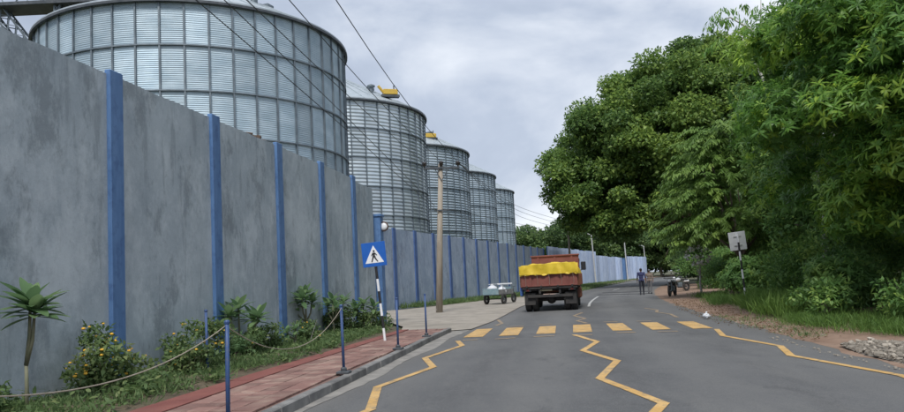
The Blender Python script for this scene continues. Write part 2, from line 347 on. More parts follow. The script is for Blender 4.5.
# ------------------------------------------------------------------ ground, road, pavement
def crom(pts, step=1.0):
    pts = [np.array(p, float) for p in pts]; out = []
    for i in range(len(pts) - 1):
        p0 = pts[max(i - 1, 0)]; p1 = pts[i]; p2 = pts[i + 1]; p3 = pts[min(i + 2, len(pts) - 1)]
        m = max(2, int(np.linalg.norm(p2 - p1) / step))
        for k in range(m):
            t = k / m; out.append(.5 * ((2 * p1) + (p2 - p0) * t + (2 * p0 - 5 * p1 + 4 * p2 - p3) * t * t + (3 * p1 - p0 - 3 * p2 + p3) * t ** 3))
    out.append(pts[-1]); return np.array(out)
CTR = crom([(-4.4, -30), (-2.5, -18), (-.9, -7), (.75, 2), (2.05, 9), (2.72, 13), (3.55, 18), (4.95, 26.5), (7.2, 38), (11.1, 53), (14.9, 65), (23.7, 91), (41, 140), (62, 188), (92, 238), (135, 285)])
def offset_line(line, d):
    t = np.gradient(line, axis=0); t /= np.linalg.norm(t, axis=1, keepdims=True); return line + np.stack([t[:, 1], -t[:, 0]], 1) * np.asarray(d).reshape(-1, 1)
Yc = CTR[:, 1]; HW = np.interp(Yc, [0, 20, 40, 60], [4.05, 3.95, 3.75, 3.6])
def strip(name, line, offs, zs, mat_, parent=None):
    rows = [offset_line(line, o) for o in offs]; v = []; f = []; n = len(line)
    for r, z in zip(rows, zs):
        zz_ = np.broadcast_to(np.asarray(z, float), (n,)); v += [(p[0], p[1], zz_[i]) for i, p in enumerate(r)]
    for j in range(len(rows) - 1):
        for i in range(n - 1): f.append((j * n + i, (j + 1) * n + i, (j + 1) * n + i + 1, j * n + i + 1))
    mb = MB(); mb.v = v; mb.f = f; return mb.build(name, mat_, parent)
mb = MB(); mb.add([(-1500, -600, -.05), (1500, -600, -.05), (1500, 2600, -.05), (-1500, 2600, -.05)], [(0, 1, 2, 3)])
tag(mb.build('ground', M_ground), kind='structure')
road = strip('road', CTR, [-HW, -HW * .5, 0 * HW, HW * .5, HW], [0, .03, .045, .03, 0], M_asph); tag(road, kind='structure')
at_ = road.data.attributes.new('across', 'FLOAT', 'POINT'); at_.data.foreach_set('value', np.repeat(np.array([-1, -.5, 0, .5, 1.]), len(CTR)).astype(np.float32))
def road_z(x, y):
    i = int(np.argmin(np.hypot(CTR[:, 0] - x, CTR[:, 1] - y))); d = math.hypot(CTR[i, 0] - x, CTR[i, 1] - y) / HW[i]
    return float(np.interp(min(d, 1), [0, .5, 1], [.045, .03, 0]))
def decal(name, quads, mat_):
    """painted sheet following the road's camber, subdivided along its length"""
    mb = MB()
    for q in quads:
        a, b, c, d = [np.array(p, float) for p in q]; m = max(1, int(max(np.linalg.norm(d - a), np.linalg.norm(b - a)) / .4)); vv = []
        for k in range(m + 1):
            t = k / m
            for p in (a + (d - a) * t, b + (c - b) * t): vv.append((p[0], p[1], road_z(*p) + .008))
        mb.add(vv, [(2 * k, 2 * k + 1, 2 * k + 3, 2 * k + 2) for k in range(m)])
    return mb.build(name, mat_, road)
stripes = [[(.15, 18.75), (.66, 18.6), (1.07, 21.5), (.60, 21.6)], [(1.07, 18.5), (1.56, 18.4), (1.97, 21.2), (1.48, 21.35)], [(2.02, 18.4), (2.5, 18.3), (2.9, 20.97), (2.44, 21.11)],
           [(2.95, 18.25), (3.42, 18.15), (3.88, 20.85), (3.4, 20.95)], [(3.94, 18.13), (4.42, 18.05), (4.8, 20.74), (4.34, 20.82)], [(4.88, 17.92), (5.33, 17.84), (5.74, 20.55), (5.28, 20.63)], [(5.86, 17.79), (6.33, 17.72), (6.72, 20.35), (6.27, 20.43)]]
for q in stripes: decal('crossing_stripe', [q], M_yel)
rd = np.array([.152, .988]); rn = np.array([.988, -.152])
for (a, b) in [((.92, 17.62), (1.42, 17.58)), ((1.87, 17.62), (2.38, 17.56)), ((2.5, 22.0), (2.91, 21.91)), ((1.6, 21.75), (2.02, 21.7)), ((2.8, 17.3), (3.25, 17.25)), ((4.43, 21.6), (4.83, 21.5)), ((3.88, 17.5), (4.34, 17.42)), ((5.34, 21.3), (5.77, 21.2)), ((4.83, 17.29), (5.3, 17.2)), ((.12, 17.85), (.5, 17.8))]:
    a = np.array(a); b = np.array(b); decal('faded_stripe_edge', [[a - rd * .09, b - rd * .09, b + rd * .09, a + rd * .09]], M_ghost)
def polyline_marks(name, pts, w, mat_):
    for p, q in zip(pts[:-1], pts[1:]):
        p = np.array(p); q = np.array(q); d = (q - p) / np.linalg.norm(q - p); s = np.array([d[1], -d[0]]) * w / 2; p = p - d * .02; q = q + d * w * .35
        decal(name, [[p - s, p + s, q + s, q - s]], mat_)
polyline_marks('zigzag_line', [(-1.9, 4.2), (-1.95, 6.3), (-1.08, 8.6), (-1.2, 10.5), (-.45, 12.55), (-.66, 14.15), (.1, 16.42), (0, 17.75)], .125, M_yel)
polyline_marks('zigzag_line', [(1.3, 3.6), (1.1, 5.6), (2.23, 7.94), (1.96, 10.05), (2.63, 11.92), (2.4, 13.81), (3.0, 15.43), (2.86, 17.5)], .125, M_yel)
polyline_marks('zigzag_line', [(4.75, 5.4), (5.3, 7.3), (5.67, 9.25), (5.42, 11.72), (5.92, 13.2), (5.78, 15.6), (6.3, 17.4)], .125, M_yel)
polyline_marks('zigzag_line', [(1.23, 22.75), (1.5, 23.7), (1.5, 25.9)], .11, M_ghost)
polyline_marks('zigzag_line', [(3.88, 21.46), (3.83, 22.77), (4.26, 23.65), (4.22, 25.71), (4.84, 27.46)], .11, M_ghost)
polyline_marks('zigzag_line', [(6.9, 22.4), (7.25, 24.2), (7.2, 25.7), (7.65, 27.2), (7.6, 28.8)], .11, M_ghost)
def along_ctr(y, off=0):
    i = int(np.argmin(np.abs(CTR[:, 1] - y))); return offset_line(CTR, np.full(len(CTR), off))[i]
for y0, y1 in ((32, 46), (60, 66), (72, 78), (84, 90)):
    ys = np.arange(y0, y1 + .1, 2.0)
    for k in range(len(ys) - 1):
        a = along_ctr(ys[k]); b = along_ctr(ys[k + 1]); s = np.array([.06, -.015]); decal('centre_line', [[a - s, a + s, b + s, b - s]], M_whitel)
# painted tree shadow: raised dark bands, lit gaps as white lines, far right half
for y0, off0, off1, dep, m_, nm in ((46.6, -.1, 3.3, .35, M_whitel, 'light_gap_line'), (51.5, -.1, 3.3, .4, M_whitel, 'light_gap_line')):
    a = along_ctr(y0, off0); b = along_ctr(y0, off1); decal(nm, [[a, b, b + np.array([.25, .97]) * dep, a + np.array([.25, .97]) * dep]], m_)
M_shade = mat('painted_shade_asphalt', (.045, .045, .047), (.06, .06, .062), 3, .9, b=.3, bs=80)
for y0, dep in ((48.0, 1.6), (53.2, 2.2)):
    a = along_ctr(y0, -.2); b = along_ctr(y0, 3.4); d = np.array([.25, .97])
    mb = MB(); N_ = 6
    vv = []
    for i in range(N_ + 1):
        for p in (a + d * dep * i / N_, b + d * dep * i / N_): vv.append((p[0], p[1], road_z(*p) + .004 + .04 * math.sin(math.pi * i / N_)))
    mb.add(vv, [(2 * i, 2 * i + 1, 2 * i + 3, 2 * i + 2) for i in range(N_)]); mb.build('painted_shade_band', M_shade, road)

# left footpath: kerb stones, red edging band, pavers
KERB = crom([(-4.1, -8), (-2.9, 3), (-1.98, 9.2), (-1.36, 13.3), (-.62, 18.4), (-.12, 21.4)], .5)
EDGE = crom([(-7.6, -8), (-4.9, 3), (-3.93, 8.8), (-3.42, 11.9), (-2.66, 15.9), (-1.72, 20.9)], .5)
def on(line, y): return np.array([np.interp(y, line[:, 1], line[:, 0]), y])
KZ = .13
mb = MB(); ys = np.linspace(-7.5, 21.2, 60); v = []; f = []
for y in ys:
    a = on(EDGE, y); b = on(KERB, y); v += [(a[0], a[1], KZ - .03), (b[0] - .1, b[1], KZ - .03)]
mb.add(v, [(2 * i, 2 * i + 1, 2 * i + 3, 2 * i + 2) for i in range(len(ys) - 1)])
footpath = mb.build('footpath', M_mort); tag(footpath, kind='structure')
s_ = np.cumsum(np.r_[0, np.linalg.norm(np.diff(KERB, axis=0), axis=1)]); kl = .92
kmesh = MB().box((0, 0, 0), (.14, kl - .016, KZ + .1), b=.015).mesh('kerb_stone'); kmesh.materials.append(M_kerb)
for k in range(int(s_[-1] / kl)):
    t0 = (k + .5) * kl; p = np.array([np.interp(t0, s_, KERB[:, j]) for j in (0, 1)]); q = np.array([np.interp(t0 + .2, s_, KERB[:, j]) for j in (0, 1)])
    o = link('kerb_stone', kmesh, None, footpath); o.location = (p[0] - .07 + random.uniform(-.006, .006), p[1], KZ / 2 - .05 + random.uniform(-.004, .006))
    o.rotation_euler = (random.uniform(-.006, .006), 0, -math.atan2(*(q - p)) + random.uniform(-.006, .006))
# red edging along the planting bed, in poured lengths
def bandw(y): return float(np.interp(y, [0, 9, 15, 21], [.5, .47, .34, .28]))
for k in range(16):
    y0 = -6 + k * 1.7; y1 = y0 + 1.685; mb = MB(); q = []
    for y in (y0, y1): a = on(EDGE, y); q.append((a[0], a[0] + bandw(y), y))
    mb.prism([(q[0][0], q[0][2]), (q[0][1], q[0][2]), (q[1][1], q[1][2]), (q[1][0], q[1][2])], KZ - .1, KZ + .008); mb.build('edging_slab', M_band, footpath)
ps = .285; pmesh = MB().box((0, 0, 0), (ps - .008, ps - .008, .06), b=.005).mesh('paver'); pmesh.materials.append(M_paver)
cnt = 0; row = 0; y = 4.6
while y < 21.2:
    ang = .155; x0 = on(EDGE, y)[0] + bandw(y) + .01; x1 = on(KERB, y)[0] - .145
    x = x0 + ps / 2 + (row % 2) * 0
    while x + ps * .5 < x1 + .06 and cnt < 298:
        o = link('paver', pmesh, None, footpath); o.location = (x, y + (x - x0) * -ang, KZ - .03 + random.uniform(-.003, .003)); o.rotation_euler = (random.uniform(-.01, .01), random.uniform(-.01, .01), -ang); cnt += 1
        wleft = x1 - (x + ps / 2)
        x += ps
    y += ps * 1.005; row += 1
mb = MB(); yy = -5.0
while yy < 4.4:
    x0 = on(EDGE, yy)[0] + bandw(yy) + .01; x1 = on(KERB, yy)[0] - .145; x = x0 + ps / 2
    while x + ps * .5 < x1 + .06: mb.box((x, yy - (x - x0) * .155, KZ - .03), (ps - .008, ps - .008, .06), -.155); x += ps
    yy += ps * 1.005
tag(mb.build('pavers_behind', M_paver, footpath), kind='stuff'); bpy.data.objects['pavers_behind'].name = 'paver_field'
# dusty strip where the asphalt meets the kerb
sel = (CTR[:, 1] > -10) & (CTR[:, 1] < 40)
g1 = -HW[sel] + .0; wv = .28 + .12 * np.sin(CTR[sel][:, 1] * 1.3) + .08 * np.sin(CTR[sel][:, 1] * 3.1)
gl_ = crom(CTR[sel], .25); g1 = -np.interp(gl_[:, 1], CTR[:, 1], HW); wv = .2 + .05 * np.sin(gl_[:, 1] * 1.3) + rng.normal(0, .012, len(gl_))
tag(strip('gutter', gl_, [g1 - .35, g1, g1 + wv * .6, g1 + wv], [.003, .006, .0065, .0078], M_dust), kind='structure')
# right shoulder: earth, uneven
sel = (CTR[:, 1] > -6) & (CTR[:, 1] < 75); cs = crom(CTR[sel], .6); hws = np.interp(cs[:, 1], CTR[:, 1], HW)
def rough_strip(name, line, offs, zbase, amp, mat_):
    n = len(line); v = []; f = []
    for j, o in enumerate(offs):
        r = offset_line(line, o)
        for i, p in enumerate(r): v.append((p[0] + (rng.normal(0, .05) if 0 < j else rng.normal(0, .06)), p[1], zbase[j] + (rng.normal(0, amp) if j else 0)))
    for j in range(len(offs) - 1):
        for i in range(n - 1): f.append((j * n + i, (j + 1) * n + i, (j + 1) * n + i + 1, j * n + i + 1))
    mb = MB(); mb.v = v; mb.f = f; o = mb.build(name, mat_, smooth=True); return tag(o, kind='structure')
rough_strip('earth_shoulder', cs, [hws - .12, hws + .15, hws + .6, hws + 1.2, hws + 2, hws + 3.2, hws + 5, hws + 9], [.004, .010, .02, .03, .05, .08, .1, .1], .012, M_dirt)
# planting bed between the footpath and the wall
mb = MB(); ys = np.linspace(-7, 25.5, 66); v = []; f = []
WA = math.tan(R(10))
def wall_x(y): return -4.96 + WA * (y - 14.89)
for y in ys:
    a = wall_x(y) - .1; b = on(EDGE, min(y, 20.9))[0] + .02
    if y > 20.9: b = min(on(EDGE, 20.9)[0] - (y - 20.9) * .16, -1.8)
    for t in (0, .33, .66, 1): v.append((a + (b - a) * t, y, [.16, .2, .17, .1][[0, .33, .66, 1].index(t)] + rng.normal(0, .012)))
for i in range(len(ys) - 1):
    for j in range(3): f.append((4 * i + j, 4 * i + j + 1, 4 * i + j + 5, 4 * i + j + 4))
mb.add(v, f); tag(mb.build('planting_bed', M_soil, smooth=True), kind='structure')
# concrete apron of the entrance and the hard verge beside the truck
mb = MB(); poly = [(-.1, 21.45), (.42, 21.6), (1.25, 25), (1.9, 28.5), (3.2, 36), (5.1, 44), (7.7, 54), (4.4, 55), (1.7, 50), (-.9, 44), (-3.2, 40.2), (-12, 38), (-12, 27.2), (-2.5, 27.2), (-1.85, 24.5), (-1.7, 21.2)]
mb.add([(x, y, .028) for x, y in poly], [tuple(range(len(poly)))]); apron = mb.build('entrance_apron', M_conc); tag(apron, kind='structure')
# far left: grass verge, kerb and pink footpath along the bend
sel = (CTR[:, 1] > 52); cf = CTR[sel]; hf = HW[sel]
tag(strip('far_verge', cf, [-hf - 9, -hf - 1.9], [.02, .03], mat('far_grass_ground', (.10, .12, .045), (.15, .13, .075), .8, .95)), kind='structure')
far_path = strip('far_footpath', cf, [-hf - 1.9, -hf - 1.9, -hf - .15], [.0, .13, .13], mat('far_pink_paving', (.33, .22, .18), (.40, .29, .24), 1.5, .9)); tag(far_path, kind='structure')
strip('kerb', cf, [-hf - .152, -hf - .02, -hf - .01], [.14, .14, -.01], M_kerb, far_path)

# ------------------------------------------------------------------ boundary walls
def wall_thing(name, label, p0, ang, pillars, height, thick, m_panel, m_pil, cope, y_start=None, y_end=None, pw=.34, proud=.07):
    """pillars: distances along the wall; one render panel between each pair"""
    d = np.array([math.sin(R(ang)), math.cos(R(ang))]); root = empty(name, (p0[0], p0[1], 0), -R(ang), label, 'wall')
    ends = pillars
    for a, b in zip(ends[:-1], ends[1:]):
        mb = MB(); L_ = b - a - .012; nseg = 10
        v = []; f = []                                            # slightly uneven top edge
        for i in range(nseg + 1):
            t = a + .006 + L_ * i / nseg; h = height + random.uniform(-.015, .015)
            v += [(0, t, -.15), (0, t, h), (-thick, t, h), (-thick, t, -.15)]
        for i in range(nseg):
            q = 4 * i
            for j in range(4): f.append((q + j, q + 4 + j, q + 4 + (j + 1) % 4, q + (j + 1) % 4))
        f += [(0, 1, 2, 3), (4 * nseg + 3, 4 * nseg + 2, 4 * nseg + 1, 4 * nseg)]
        mb.add(v, f); mb.build('panel', m_panel, root)
    for i, a in enumerate(pillars):
        MB().box((proud / 2 - .02, a, (height + .06) / 2 - .1), (proud + .04, pw, height + .2 + .06), b=.012).build('pillar', m_pil, root)
    return root
c10 = math.cos(R(10))
pl1 = [(y - 14.89) / c10 for y in (-4.6, -1.3, 1.9, 5.1, 8.35, 11.6, 14.84, 18.04, 21.07, 24.06)]
pl1e = pl1 + [(26.4 - 14.89) / c10]
w1 = wall_thing('boundary_wall', 'tall weathered grey cement wall with blue pillars, nearest on the left', (-4.96, 14.89), 10, pl1e[:-1], 5.2, .22, M_wall, M_blue, True)
a, b = pl1e[-2], pl1e[-1]
MB().box((-.11, (a + b) / 2 + .09, 2.45), (.22, b - a - .19, 5.3)).build('panel', M_wall, w1)
# rubble left lying on the coping
deb = empty('debris_heap', (-4.75, 17.0, 5.2), -R(10), 'small brown heap of debris lying on top of the grey wall', 'debris')
for k in range(16):
    s = random.uniform(.04, .1); M_ = Matrix.Rotation(random.uniform(0, 6), 3, 'Z') @ Matrix.Rotation(random.uniform(-.5, .5), 3, 'X')
    MB().box((random.uniform(-.14, .04), random.uniform(-.3, .9), s * .35 + random.uniform(0, .05)), (s * 1.6, s * 1.2, s), M=M_, b=.01).build('lump', mat('debris_brown%d' % k, (.09, .06, .045), (.14, .10, .075), 9, .95) if k < 2 else bpy.data.materials['debris_brown%d' % (k % 2)], deb)
# lower blue gate pillar closing the first wall, with a round lamp on its side
gp = empty('gate_pillar', (-2.86, 26.75, 0), -R(10), 'short blue gate pillar with cap ending the tall grey wall', 'pillar')
MB().box((0, 0, 2.0), (.42, .42, 4.1), b=.015).build('shaft', M_blue, gp); MB().box((0, 0, 4.1), (.5, .5, .1), b=.015).build('cap', M_blue, gp)
gl = empty('gate_lamp', (-2.58, 26.72, 3.68), -R(10), 'round white lamp with brown rim on the blue gate pillar', 'lamp')
MB().lathe([(.05, -.02), (.13, .0), (.16, .04), (.145, .07), (.07, .1)], 20, (0, -.05, 0), 'Y').build('globe', M_white, gl, True)
MB().lathe([(.165, .02), (.19, .05), (.185, .09), (.165, .1)], 20, (0, -.08, 0), 'Y', caps=False).build('rim', mat('brown_rim', (.13, .06, .035), rough=.6), gl, True)
MB().tube([(0, .06, 0), (-.08, .1, 0)], .035).build('bracket', M_steel, gl)
pl2 = [i * 3.3 for i in range(-1, 14)]
w2 = wall_thing('boundary_wall', 'long bluish grey wall with faded blue pillars beyond the entrance, behind the truck', (-3.5, 42.0), 19, pl2, 4.75, .22, M_wall2, M_blue2, True, pw=.42)
# corrugated sheet fence far down the road: three stepped runs
def sheet_fence(label, p, q, n, h, blue_first=False):
    p = np.array(p, float); q = np.array(q, float); d = q - p; ln = np.linalg.norm(d); root = empty('sheet_fence', (p[0], p[1], 0), -math.atan2(d[0], d[1]), label, 'fence')
    w = ln / n; mb = MB(); m = 24; v = []; f = []
    for i in range(m + 1):
        t = w * i / m; x = .07 * (1 if (i // 2) % 2 else -1)
        v += [(x, t + .01, -.05), (x, t + .01, h)]
    mb.add(v, [(2 * i, 2 * i + 2, 2 * i + 3, 2 * i + 1) for i in range(m)]); me = mb.mesh('sheet'); me.materials.append(M_sheet)
    for k in range(n):
        o = link('sheet', me, None, root); o.location = (random.uniform(-.02, .02), k * w, random.uniform(-.07, .05))
    for k in range(0, n + 1, 2): MB().box((-.1, k * w, h / 2), (.1, .12, h + .1)).build('post', M_blue2, root)
    for z in (.8, h - .6): MB().box((-.045 - .03, ln / 2, z), (.05, ln, .07)).build('rail', M_blue2, root)
    return root
sheet_fence('nearest and tallest run of pale blue corrugated sheet fence right of the truck', (11.0, 82.5), (22.0, 110), 12, 4.95)
sheet_fence('middle run of pale blue sheet fence one step lower behind the white street pole', (22.1, 110.4), (31.3, 132.5), 10, 4.35)
sheet_fence('farthest run of pale blue sheet fence ending left of the two walkers', (33.0, 135.0), (40.6, 150), 8, 4.6)
bp = empty('gate_pillar', (32.1, 133.8, 0), -R(25), 'deep blue pillar between two runs of sheet fence', 'pillar'); MB().box((0, 0, 2.0), (.5, 2.0, 4.2), b=.03).build('shaft', M_blue, bp); MB().box((0, 0, 4.15), (.6, 2.1, .12), b=.02).build('cap', M_blue, bp)

# ------------------------------------------------------------------ grain silos
SR, SH_, NC, NR = 8.88, 16.2, 48, 7
RH = SH_ / NR; DA = 2 * math.pi / NC
def panel_mesh(waves, amp):
    m = waves * 4; v = []; f = []
    for j in range(m + 1):
        z = .012 + (RH - .024) * j / m; r = SR + amp * math.sin(2 * math.pi * waves * j / m)
        for k in range(3):
            a = DA * (.006 + .988 * k / 2); v.append((r * math.cos(a), r * math.sin(a), z))
    for j in range(m):
        for k in range(2): q = 3 * j + k; f.append((q, q + 1, q + 4, q + 3))
    mb = MB(); mb.add(v, f); me = mb.mesh('wall_sheet'); me.materials.append(M_galv); me.polygons.foreach_set('use_smooth', [True] * len(me.polygons)); return me
PM_fine = panel_mesh(22, .012); PM_coarse = panel_mesh(8, .03)
M_galvb = mat('bright_galvanised_sheet', (.47, .54, .58), (.60, .66, .69), .9, .42, .7, rnd=.16); PM_coarse.materials[0] = M_galvb
def corr_mat():
    m, n, p = new_mat('galvanised_corrugated'); p.inputs['Roughness'].default_value = .46; p.inputs['Metallic'].default_value = .62
    c = mixc(n, maprange(n, noise(n, .5, 5, .6, (1, 1, 2)), .35, .65), (.40, .49, .545), (.54, .62, .67)); n.links.new(c, p.inputs['Base Color'])
    g = n.nodes.new('ShaderNodeNewGeometry'); w = n.nodes.new('ShaderNodeTexWave'); w.bands_direction = 'Z'; w.inputs['Scale'].default_value = 1.1; w.inputs['Distortion'].default_value = .6
    n.links.new(g.outputs['Position'], w.inputs['Vector']); bump(n, p, w.outputs['Fac'], .6, .12); return m
M_corr = corr_mat()
post_me = MB().box((SR + .04, 0, SH_ / 2), (.10, .085, SH_ - .02)).mesh('stiffener'); post_me.materials.append(M_galvd)
ring_mb = MB(); n_ = 96
for k in range(n_):
    pass
def ring_mesh():
    v = []; f = []
    for k in range(96):
        a = 2 * math.pi * k / 96; ca, sa = math.cos(a), math.sin(a)
        for r, z in ((SR + .02, -.035), (SR + .11, -.035), (SR + .11, .035), (SR + .02, .035)): v.append((r * ca, r * sa, z))
    for k in range(96):
        q = 4 * k; w = 4 * ((k + 1) % 96)
        for j in range(4): f.append((q + j, w + j, w + (j + 1) % 4, q + (j + 1) % 4))
    mb = MB(); mb.add(v, f); me = mb.mesh('wind_ring'); me.materials.append(M_galvd); return me
ring_me = ring_mesh()
def silo(c, label, pm=None, rows=range(NR), roofdetail=True):
    root = empty('grain_silo', (c[0], c[1], 0), 0, label, 'silo', 'row of galvanised grain silos behind the wall')
    rs = SR - (.06 if pm else 0)
    MB().lathe([(rs, 0), (rs, SH_)], 96, caps=False).build('shell', M_corr, root, True)
    camang = math.atan2(-c[1], -c[0])
    for k in range(NC):
        a = k * DA; da = (a + DA / 2 - camang + math.pi) % (2 * math.pi) - math.pi
        if abs(da) > R(100): continue
        if pm:
            for r in rows: o = link('wall_sheet', pm, None, root); o.rotation_euler.z = a; o.location.z = r * RH
        o = link('stiffener', post_me, None, root); o.rotation_euler.z = a
    for r in range(1, NR): o = link('wind_ring', ring_me, None, root); o.location.z = r * RH
    # conical roof with eave lip, ribs, vents, cap
    rf = MB().lathe([(SR + .22, SH_ - .02), (SR + .22, SH_ + .06), (SR + .05, SH_ + .1), (.9, SH_ + 4.35), (.9, SH_ + 4.6), (.05, SH_ + 4.8)], 96, caps=False).build('roof', M_roofs, root)
    MB().lathe([(SR + .1, SH_ - .16), (SR + .25, SH_ - .16), (SR + .25, SH_ - .03), (SR + .1, SH_ - .03)], 96, caps=False).build('eave_rim', M_steel, root)
    sl = math.atan2(4.25, SR - .9)
    rm = MB(); 
    for k in range(NC):
        a = k * DA; p0 = Vector(((SR + .1) * math.cos(a), (SR + .1) * math.sin(a), SH_ + .1)); p1 = Vector((.95 * math.cos(a), .95 * math.sin(a), SH_ + 4.38)); rm.tube([p0, p1], .035, 4)
    rm.build('roof_ribs', M_roofs, rf)
    for k in range(6):
        a = k * math.pi / 3 + .3; rr = 6.4; zc = SH_ + .1 + (SR - rr) * 4.25 / (SR - .9)
        MB().lathe([(.2, 0), (.2, .45), (.34, .5), (.34, .62), (.05, .75)], 10, (rr * math.cos(a), rr * math.sin(a), zc - .05)).build('roof_vent', M_galvd, rf)
    a = camang + R(48)
    MB().box((5.2 * math.cos(a), 5.2 * math.sin(a), SH_ + 2.1), (.6, .6, .25), a, b=.03).build('roof_hatch', M_galvd, rf)
    return root
SC = [(-15.2, 43.09), (-10.93, 62.79), (-6.65, 82.49), (-2.37, 102.19), (1.91, 121.89)]
silo(SC[0], 'nearest and largest galvanised silo, behind the left half of the wall', PM_fine, range(2, NR))
silo(SC[1], 'second silo from the left, its conical roof partly hidden by the nearest', PM_coarse, range(2, NR))
silo(SC[2], 'third silo from the left, behind the top of the power pole')
silo(SC[3], 'fourth silo from the left, second smallest in the row')
silo(SC[4], 'farthest and smallest silo at the right end of the row')
# yellow machinery on the roofs
def roof_machine(loc, label):
    r = empty('roof_machine', loc, .3, label, 'machine'); MB().box((0, 0, .38), (1.2, .6, .45), b=.04).build('body', M_gold, r)
    MB().tube([(-.5, 0, .3), (-1.0, 0, .9)], .12).build('duct', M_gold, r); MB().box((0, 0, .06), (1.5, .5, .2)).build('skid', M_steel, r); MB().tube([(.3, -.1, .55), (.3, -.1, .95)], .05).build('post', M_steel, r)
roof_machine((-4.6, 57.9, 17.0), 'yellow machine on the roof of the second silo')
roof_machine((-1.9, 77.4, 17.25), 'yellow machine near the roof edge of the third silo')
# conveyor gantry behind the nearest silo
gz, gy = 27.0, 60.0
cg = empty('conveyor_gantry', (-36, gy, 0), 0, 'dark steel conveyor gantry with lattice legs in the top left corner', 'gantry')
MB().box((-2, 0, gz), (36, 2.4, .34), b=.03).build('deck', M_steel, cg)
for y_ in (-1.25, 1.25):
    MB().box((-2, y_, gz + 2.2), (36, .16, .16)).build('top_chord', M_steel, cg)
    for k in range(16):
        x = -20 + k * 2.2; MB().tube([(x, y_, gz + .2), (x + 1.1, y_, gz + 2.15), (x + 2.2, y_, gz + .2)], .06, 5).build('lattice_bar', M_galvd, cg)
def lattice_leg(p, q, w, parent):
    p = Vector(p); q = Vector(q); leg = MB(); d = (q - p).normalized(); s = d.cross(Vector((0, 1, 0))).normalized() * w / 2; t = Vector((0, w / 2, 0))
    cs_ = [s + t, s - t, -s - t, -s + t]
    for c_ in cs_: leg.tube([p + c_, q + c_], .09, 5)
    o = leg.build('leg', M_galvd, parent); n = int((q - p).length / (w * 1.1)); lb = MB()
    for i in range(n):
        a = p.lerp(q, i / n); b = p.lerp(q, (i + 1) / n)
        for j in range(4):
            lb.tube([a + cs_[j], b + cs_[(j + 1) % 4]], .05, 4); lb.tube([b + cs_[j], a + cs_[(j + 1) % 4]], .04, 4)
    lb.build('lacing', M_galvd, o)
lattice_leg((-2.4, 0, gz - .2), (3.6, 0, 0.0 + 18.5), 1.0, cg); lattice_leg((3.6, 0, 18.5), (3.6, 0, 0), 1.0, cg)
lattice_leg((3.0, -.6, gz - .2), (3.0, -.6, gz - 5), .45, cg); lattice_leg((6.6, -.6, gz - .2), (3.3, -.6, gz - 5), .8, cg); lattice_leg((3.2, .4, gz - .2), (6.6, .4, gz - 3), .7, cg)
lattice_leg((-14, 0, gz - .2), (-14, 0, 0), 1.2, cg)
MB().box((3.3, 0, 21), (2.6, 2.0, .3)).build('crosshead', M_steel, cg)

# ------------------------------------------------------------------ power pole and wires
pp = empty('power_pole', (-.83, 34.4, 0), 0, 'weathered pale wooden power pole with a cross-arm beside the entrance', 'pole')
MB().tube([(0, 0, -.3), (.2, 0, 3.5), (.42, 0, 7.25)], [.17, .145, .11], 14).build('shaft', M_wood, pp, True)
ca = MB().box((.45, -.13, 7.02), (1.75, .09, .1), .1, b=.01).build('cross_arm', M_steel, pp)
MB().tube([(.12, -.13, 7.0), (.43, -.13, 6.4)], .02, 5).build('brace', M_steel, pp); MB().tube([(.80, -.13, 7.0), (.43, -.13, 6.4)], .02, 5).build('brace', M_steel, pp)
ins_pts = []
for x in (-.38, .45, 1.26):
    yo = -.13 + (x - .45) * .1; zb = 7.07 if x != .45 else 7.1
    MB().lathe([(.03, 0), (.03, .06), (.10, .08), (.09, .14), (.12, .16), (.1, .24), (.04, .28)], 12, (x, yo, zb)).build('insulator', M_porc, pp, True); ins_pts.append((x - .83, 34.4 + yo, zb + .22))
MB().box((.37, -.16, 4.95), (.7, .06, .06)).build('lower_arm', M_steel, pp)
def wire(label, pts, r=.011, n=24, sag=0):
    P = crom([(p[0], p[1], p[2]) for p in pts], 2.0); MB().tube([tuple(p) for p in P], r, 5).build('power_wire', M_wire)
    tag(bpy.data.objects[-1] if False else col.objects[-1], label, 'wire', 'wires strung from the power pole')
wire('rightmost overhead wire crossing the sky left of centre to the pole', [ins_pts[2], (-2.09, 14, 7.24), (-5.4, -26, 8.4)])
wire('second overhead wire from the right, meeting the cross-arm of the pole', [ins_pts[1], (-3.03, 14, 7.29), (-7.6, -26, 8.6)])
wire('overhead wire in front of the nearest silo, leaving the left insulator', [ins_pts[0], (-3.6, 13, 6.91), (-8.9, -26, 8.2)])
wire('upper of two low wires crossing the nearest silo', [(-.8, 34.3, 5.2), (-4.02, 13, 6.93), (-10, -26, 9.2)])
wire('lowest wire crossing the nearest silo from top left', [(-.7, 34.3, 4.95), (-4.2, 12, 6.54), (-10.5, -26, 8.8)])
for k, (z0, y2) in enumerate(((7.6, 7.0), (7.3, 6.6), (6.9, 6.2), (6.2, 5.6), (5.7, 5.2))):
    wire(['topmost', 'second', 'third', 'fourth', 'lowest'][k] + ' of the thin far wires between last silo and big tree', [ins_pts[2] if k < 3 else (-.2, 34.5, 5.6 - .2 * k), (5.6, 60 + k * .4, z0), (13.5, 84 + k * .4, y2 + .9)], .014)
fp = empty('power_pole', (13.8, 84.4, 0), 0, 'dark far power pole behind the left edge of the big tree', 'pole')
MB().tube([(0, 0, -.3), (0, 0, 8.6)], [.16, .1], 10).build('shaft', M_wood, fp); MB().box((-.1, 0, 8.1), (2.2, .12, .14)).build('cross_arm', M_steel, fp)
for x in (-1, 0, 1): MB().lathe([(.05, 0), (.16, .1), (.16, .25), (.05, .32)], 8, (x - .1, 0, 8.17)).build('insulator', M_porc, fp)
M_polew = mat('greyish_white_pole', (.42, .43, .43), (.52, .53, .53), 3, .8)
